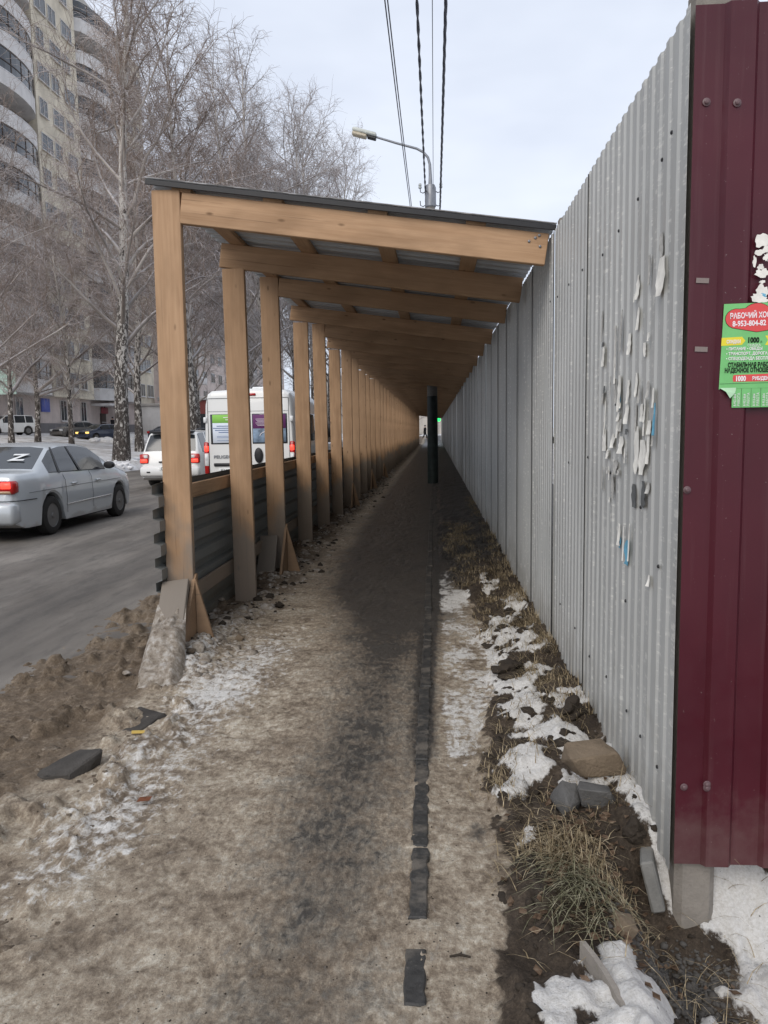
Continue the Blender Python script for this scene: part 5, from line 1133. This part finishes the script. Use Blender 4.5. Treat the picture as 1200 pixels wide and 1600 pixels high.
birch(-16.5, 50.0, 0, .9, 5.1, 'birch half hidden by the first post', 0)
birch(-12.6, 50.5, 1, 1.08, .9, 'birch with its crown just above the left end of the walkway roof', 1)
birch(-12.4, 58.5, 0, 1.24, 2.7, 'tall frosty birch in the middle of the row', 1)
birch(-11.4, 64.0, 1, 1.26, 4.4, 'frosty birch near the end of the row', 1)
birch(-10.9, 70.0, 0, 1.22, 1.7, 'frosty birch with the crown furthest right but one', 1, .3)
birch(-10.2, 76.0, 1, 1.24, 3.1, 'most distant frosty birch, with the rightmost crown', 1, .4)
birch(-21.5, 36.0, 1, .72, 3.6, 'birch nearest the left edge, crown in front of the tall facade')
birch(-25.5, 45.0, 2, .9, 1.9, 'wide spreading birch near the left edge that veils the facade')
birch(-24.0, 58.0, 0, .9, 2.0, 'birch on the lawn in front of the apartment house entrance')
birch(-20.5, 66.0, 1, 1.0, 5.5, 'birch on the lawn behind the parked cars')
birch(-17.5, 72.0, 0, 1.05, .2, 'distant birch between the house and the row', 1)
birch(-21.0, 86.0, 0, 1.1, 1.2, 'very distant birch at the end of the lawn', 1)
birch(-17.5, 28.6, 2, .75, 2.9, 'bushy birch at the left edge, nearest the camera')
def distant_trees():
    for i, (x, y, k, s_) in enumerate(((-6.5, 120, 0, .6), (1.5, 126, 1, .5), (6.5, 135, 0, .6), (-13, 112, 1, .8), (-3.2, 150, 1, .8))):
        birch(x, y, k, s_, i * 1.3, ['small birch far beyond the walkway, left of the person', 'small birch far beyond the walkway exit', 'bare birch behind the white kiosk', 'birch beyond the end of the road', 'background birch in front of the pale house'][i], 1, .35)
distant_trees()

# ---------------------------------------------------------------- apartment houses
def facade(name, c, v=.14):
    m = Mat(name, .9, .1); w = m.world(); n = m.noise(w, .7, 5); sz = m.n('SeparateXYZ'); m.l(w, sz.inputs[0])
    b = m.ramp(n, [(.3, tuple(x * (1 - v) for x in c)), (.7, tuple(x * (1 + v) for x in c))]); b = m.mix(m.math('MULTIPLY', m.g(m.noise(m.world((2, 2, .25)), 1.4, 5), .5, .8), .35), b, tuple(x * .6 for x in c))
    m.col(b); return m.m
M_['fgrey'] = facade('grey_panel_wall', (.50, .47, .43)); M_['fyel'] = facade('beige_brick_wall', (.62, .56, .45), .2); M_['fwhite'] = facade('white_balcony_panel', (.66, .64, .62)); M_['fpink'] = facade('pinkish_wall', (.58, .50, .46)); M_['plinth'] = facade('grey_plinth', (.20, .19, .19)); M_['recess'] = facade('shaded_loggia_wall', (.33, .30, .27))
M_['wframe'] = simple('window_frame', (.55, .54, .52), .6, .3); M_['wdark'] = simple('brown_frame', (.07, .05, .04), .6, .3); M_['wglass'] = simple('window_glass', (.04, .045, .05), .08, .8, var=.5, scale=.6)
def win_mesh(w, h, fm, cols=2, fr=.07):
    mb = MB(); mb.box(-.06, .02, 0, fr, 0, h); mb.box(-.06, .02, w - fr, w, 0, h); mb.box(-.06, .02, fr, w - fr, 0, fr); mb.box(-.06, .02, fr, w - fr, h - fr, h)
    for i in range(1, cols): mb.box(-.05, .015, w * i / cols - .03, w * i / cols + .03, fr, h - fr)
    f = mb.build('window', fm, link_=False); mb = MB(); mb.box(-.03, -.02, fr * .5, w - fr * .5, fr * .5, h - fr * .5); p = mb.build('pane', M_['wglass'], link_=False)
    mb = MB(); mb.box(0, .16, -.08, w + .08, -.07, -.005); s_ = mb.build('sill', M_['fwhite'], link_=False); return f, p, s_
def put_win(ms, parent, x, y, z, sill=True):
    o = link('window', ms[0], parent, Matrix.Translation((x + .07, y, z))); link('pane', ms[1], o)
    if sill: link('sill', ms[2], o)
def arc(w, b, n=14):
    return [(b * (1 - (2 * i / n - 1) ** 2) ** .5 if 0 < i < n else 0., w * i / n) for i in range(n + 1)]
def balcony_mesh(w, b, h):
    A = arc(w, b); t = .12
    def inner(A): return [((x - t) if 0 < i < len(A) - 1 else x, min(max(y, t), w - t)) for i, (x, y) in enumerate(A)]
    I = inner(A); n = len(A); mb = MB()
    V = [(x, y, 0) for x, y in A] + [(x, y, h) for x, y in A] + [(x, y, 0) for x, y in I] + [(x, y, h) for x, y in I]; F = []
    for i in range(n - 1): F += [[i, i + 1, n + i + 1, n + i], [2 * n + i, 3 * n + i, 3 * n + i + 1, 2 * n + i + 1], [n + i, n + i + 1, 3 * n + i + 1, 3 * n + i]]
    F.append([i for i in range(n)]); mb.add(V, F); par = mb.build('balcony', M_['fwhite'], link_=False)
    mb = MB(); cap = [(x + .03 if 0 < i < n - 1 else x, y) for i, (x, y) in enumerate(A)]
    for i in range(n - 1):
        (xa, ya), (xb, yb) = cap[i], cap[i + 1]; (xc, yc), (xd, yd) = I[i], I[i + 1]; mb.add([(xa, ya, h + .003), (xb, yb, h + .003), (xd, yd, h + .003), (xc, yc, h + .003), (xa, ya, h + .06), (xb, yb, h + .06), (xd, yd, h + .06), (xc, yc, h + .06)], [[0, 1, 5, 4], [4, 5, 6, 7], [3, 2, 6, 7], [0, 1, 2, 3]])
    capm = mb.build('coping', M_['snow'], link_=False)
    # glazing above the parapet on part of the arc
    mb = MB(); gb = MB(); a, c_ = int(n * .08), n - 1
    for i in range(n):
        if i % 2 == 0:
            x, y = A[i]; mb.box(x - .10, x - .02, y - .04, y + .04, h + .065, 3.05)
    for i in range(0, n - 1):
        (xa, ya), (xb, yb) = A[i], A[i + 1]; gb.add([(xa - .06, ya, h + .06), (xb - .06, yb, h + .06), (xb - .06, yb, 3.05), (xa - .06, ya, 3.05)], [[0, 1, 2, 3]])
        mb.add([(xa - .01, ya, 2.0), (xb - .01, yb, 2.0), (xb - .01, yb, 2.08), (xa - .01, ya, 2.08)], [[0, 1, 2, 3]])
    return par, capm, mb.build('glazing_bars', M_['wdark'], link_=False), gb.build('glazing', M_['wglass'], link_=False)
ap = empty('apartment_building', (0, 0, 0), 'tall grey and beige apartment block with curved white balconies at the upper left', 'building')
BX = -38.; Z0 = 1.7; SH = 3.2; NF = 13
def blk(parent, name, mat, x0, x1, y0, y1, z0, z1): mb = MB(); mb.box(x0, x1, y0, y1, z0, z1); return mb.build(name, M_[mat], parent)
bays = [('b', 46.0, 57.0), ('w', 57.0, 62.0), ('b', 62.0, 73.6), ('w', 73.6, 82.6), ('b', 82.6, 95.5), ('w', 95.5, 101)]
blk(ap, 'ground_floor_wall', 'fpink', BX - 14, BX, 40, 101, Z0 + 1.0, Z0 + 3.6); blk(ap, 'plinth', 'plinth', BX - 14, BX + .12, 40, 101.1, Z0 - 2, Z0 + 1.0)
ZB = Z0 + 3.6; ZT = ZB + NF * SH
balm = {}; wA = win_mesh(2.2, 1.6, M_['wframe'], 2); wB = win_mesh(1.5, 1.6, M_['wframe'], 2); wC = win_mesh(1.3, 2.1, M_['wframe'], 2)
for kind, y0, y1 in bays:
    if kind == 'w':
        blk(ap, 'wall', 'fyel', BX - 14, BX + .9, y0, y1, ZB, ZT + .8)
        for f in range(NF):
            z = ZB + f * SH + .95; n = 2 if y1 - y0 < 8 else 3
            for k in range(n): put_win(wA if (k + f) % 2 else wB, ap, BX + .9, y0 + .55 + k * (y1 - y0 - 1) / n, z)
    else:
        blk(ap, 'wall', 'recess', BX - 14, BX, y0, y1, ZB, ZT); key = round(y1 - y0, 1)
        if key not in balm: balm[key] = balcony_mesh(y1 - y0, 2.3, 1.25)
        for f in range(NF):
            o = link('balcony', balm[key][0], ap, Matrix.Translation((BX, y0, ZB + f * SH))); link('coping', balm[key][1], o)
            if (f * 7 + int(y0)) % 3: link('glazing_bars', balm[key][2], o); link('glazing', balm[key][3], o)
            else:
                for k in range(3): put_win(wC, ap, BX + .01, y0 + 1.5 + k * (y1 - y0 - 3) / 3 * 1.1, ZB + f * SH + .6, False)
        blk(ap, 'roof_slab', 'fwhite', BX - 14, BX + .6, y0, y1, ZT + .002, ZT + .5)
        blk(ap, 'roof_wall', 'fgrey', BX - 14, BX - .4, y0, y1, ZT + .502, ZT + 2.6)
for k, y in enumerate((58.2, 64, 68, 76.5, 81.0, 86, 91.5, 97)): put_win(wC, ap, BX + .01, y, Z0 + 1.25)
# entrance canopy, air conditioner, wall signs
blk(ap, 'canopy', 'fwhite', BX + .01, BX + 2.2, 83.6, 88.6, Z0 + 3.0, Z0 + 3.25); rb = rbox(ap, 'air_conditioner', M_['wframe'], BX + .92, BX + 1.3, 77.3, 78.2, Z0 + 4.0, Z0 + 4.6, .03)
M_['signblue'] = simple('blue_sign', (.10, .13, .42), .5, .3); M_['signred'] = simple('maroon_sign', (.30, .07, .08), .5, .3); M_['signor'] = simple('orange_panel', (.62, .12, .05), .5, .3); M_['signgr'] = simple('pale_green_panel', (.45, .62, .55), .5, .3)
rbox(ap, 'wall_sign', M_['signblue'], BX + .02, BX + .14, 72.6, 74.2, Z0 + 2.1, Z0 + 3.4, .01); rbox(ap, 'wall_sign', M_['signred'], BX + .02, BX + .14, 86.0, 87.8, Z0 + 2.2, Z0 + 2.9, .01)
rbox(ap, 'door', M_['wdark'], BX + .02, BX + .12, 85.8, 87.2, Z0 + .15, Z0 + 2.2, .01)
# second house further on
a2 = empty('apartment_building', (0, 0, 0), 'pale pinkish apartment house behind the birch crowns beyond the first block', 'building')
blk(a2, 'wall', 'fpink', BX - 14, BX + 1, 112, 190, .5, 34); blk(a2, 'roof', 'fgrey', BX - 13.5, BX + .5, 112.5, 189.5, 34.005, 34.6)
for f in range(10):
    for k in range(17):
        y = 113.5 + k * 4.5
        if k % 4 == 1:
            o = rbox(a2, 'balcony', M_['fwhite'], BX + 1.01, BX + 2.1, y - .3, y + 3.2, 2.9 + f * 3.1, 4.0 + f * 3.1, .02)
        put_win(wA, a2, BX + 1, y, 3.6 + f * 3.1, False)
# pale house across the end of the road and walkway
a3 = empty('apartment_building', (0, 0, 0), 'long pale house far beyond the walkway exit', 'building')
blk(a3, 'wall', 'fgrey', -30, 26, 190, 202, -.5, 15.0); blk(a3, 'roof', 'fwhite', -30.4, 26.4, 189.6, 202.4, 15.005, 15.6)
w3 = MB(); 
wme = win_mesh(1.8, 1.6, M_['wframe'], 2)
for f in range(4):
    for k in range(14):
        o = link('window', wme[0], a3, Matrix.Translation((-26 + k * 3.6, 190, 1.8 + f * 3.3)) @ Matrix.Rotation(-PI / 2, 4, 'Z')); link('pane', wme[1], o)
# shops and kiosks
ks = empty('kiosk', (0, 0, 0), 'orange-red kiosk with a blue sign between the birches beside the pale house', 'kiosk')
rbox(ks, 'wall', M_['fwhite'], -33, -29.5, 85, 92, .8, 4.6, .03); rbox(ks, 'front_panel', M_['signor'], -29.49, -29.4, 86, 89.0, .9, 4.2, .01); rbox(ks, 'sign', M_['signblue'], -29.4, -29.2, 84.6, 86.0, 3.0, 5.4, .02); rbox(ks, 'roof', M_['fgrey'], -33.2, -29.2, 84.8, 92.2, 4.605, 4.9, .03)
ks = empty('shop', (0, 0, 0), 'low red-brown brick shop seen between the posts behind the birches', 'shop')
rbox(ks, 'wall', simple('red_brown_wall', (.28, .09, .08), .8, .2), -36, -24, 100, 112, .6, 5.8, .03); rbox(ks, 'roof', M_['fwhite'], -36.3, -23.7, 99.7, 112.3, 5.805, 6.3, .03); rbox(ks, 'window', M_['wglass'], -34, -27, 99.9, 100.02, 1.8, 4.0, .01)
# white kiosk and green sign at the exit
ks = empty('kiosk', (0, 0, 0), 'small white kiosk standing at the far exit of the walkway', 'kiosk')
rbox(ks, 'wall', M_['white'], 1.0, 3.4, 96.6, 99.5, .3, 3.4, .03); rbox(ks, 'roof', M_['fgrey'], .9, 3.5, 96.5, 99.6, 3.405, 3.55, .02); rbox(ks, 'window', M_['wglass'], .25 + 1.1, 2.9, 96.57, 96.64, 1.5, 2.6, .01); rbox(ks, 'door', M_['wframe'], 1.03, 1.3, 96.56, 96.62, .45, 2.5, .01)
M_['greenlit'] = (lambda m: (m.col((.02, .5, .08)), m.emit((.03, 1., .2), 1.5), m)[-1].m)(Mat('lit_green_sign', .4, .4))
gs = empty('lit_sign', (0, 0, 0), 'round lit green sign on a post at the far end of the walkway', 'sign')
mb = MB(); mb.lathe([(.01, -.03), (.20, -.03), (.22, 0), (.20, .03), (.01, .03)], 20, 'y', (.50, 90, 2.62)); mb.build('sign_face', M_['greenlit'], gs, smooth=True); mb = MB(); mb.tube([(.50, 90.05, .1), (.50, 90.05, 2.5)], .03, 8); mb.build('post', M_['metal'], gs)
# road sign post and pole at the far left, wooden post of the left sign
rs_ = empty('road_sign', (-30.5, 54.2, float(terr(-30.5, 54.2))), 'tall white board on a thin pole at the far left edge', 'sign')
mb = MB(); mb.tube([(0, 0, 0), (0, 0, 7.5)], .05, 8); mb.build('pole', M_['wframe'], rs_, smooth=True); mb = MB(); mb.box(-1.5, .35, .06, .12, 3.2, 5.0, .01); mb.build('board', M_['signgr'], rs_)
for i, (x, y, h) in enumerate(((-24.8, 60, 5.5), (-18.2, 55, 7.5))):
    o = empty('lamp_post', (x, y, float(terr(x, y))), ['slender white pole in front of the apartment house entrance', 'thin light pole between the second birch and the first post'][i], 'pole')
    mb = MB(); mb.tube([(0, 0, 0), (0, 0, h)], .06, 8); mb.build('pole', M_['wframe'], o, smooth=True); mb = MB(); mb.box(-.5, .05, -.08, .08, h, h + .12, .02); mb.build('lamp_head', M_['metal'], o)
# snow bank lumps along the far verge
n = 500; x = rng.uniform(-14.5, -12.7, n); y = rng.uniform(18, 70, n); p = np.stack([x, y, terr(x, y) + .01], -1); scatter('snow_bank', p, np.clip(rng.lognormal(-2.2, .5, n), .04, .3), M_['snow'], .5, hi=True, jag=.12, smooth=True)
x = rng.uniform(-27.5, -24.0, 60); y = rng.uniform(60, 63.5, 60); p = np.stack([x, y, terr(x, y) + .05], -1); scatter('snow_heap', p, rng.uniform(.2, .55, 60), M_['snow'], .6, hi=True, jag=.12, smooth=True)
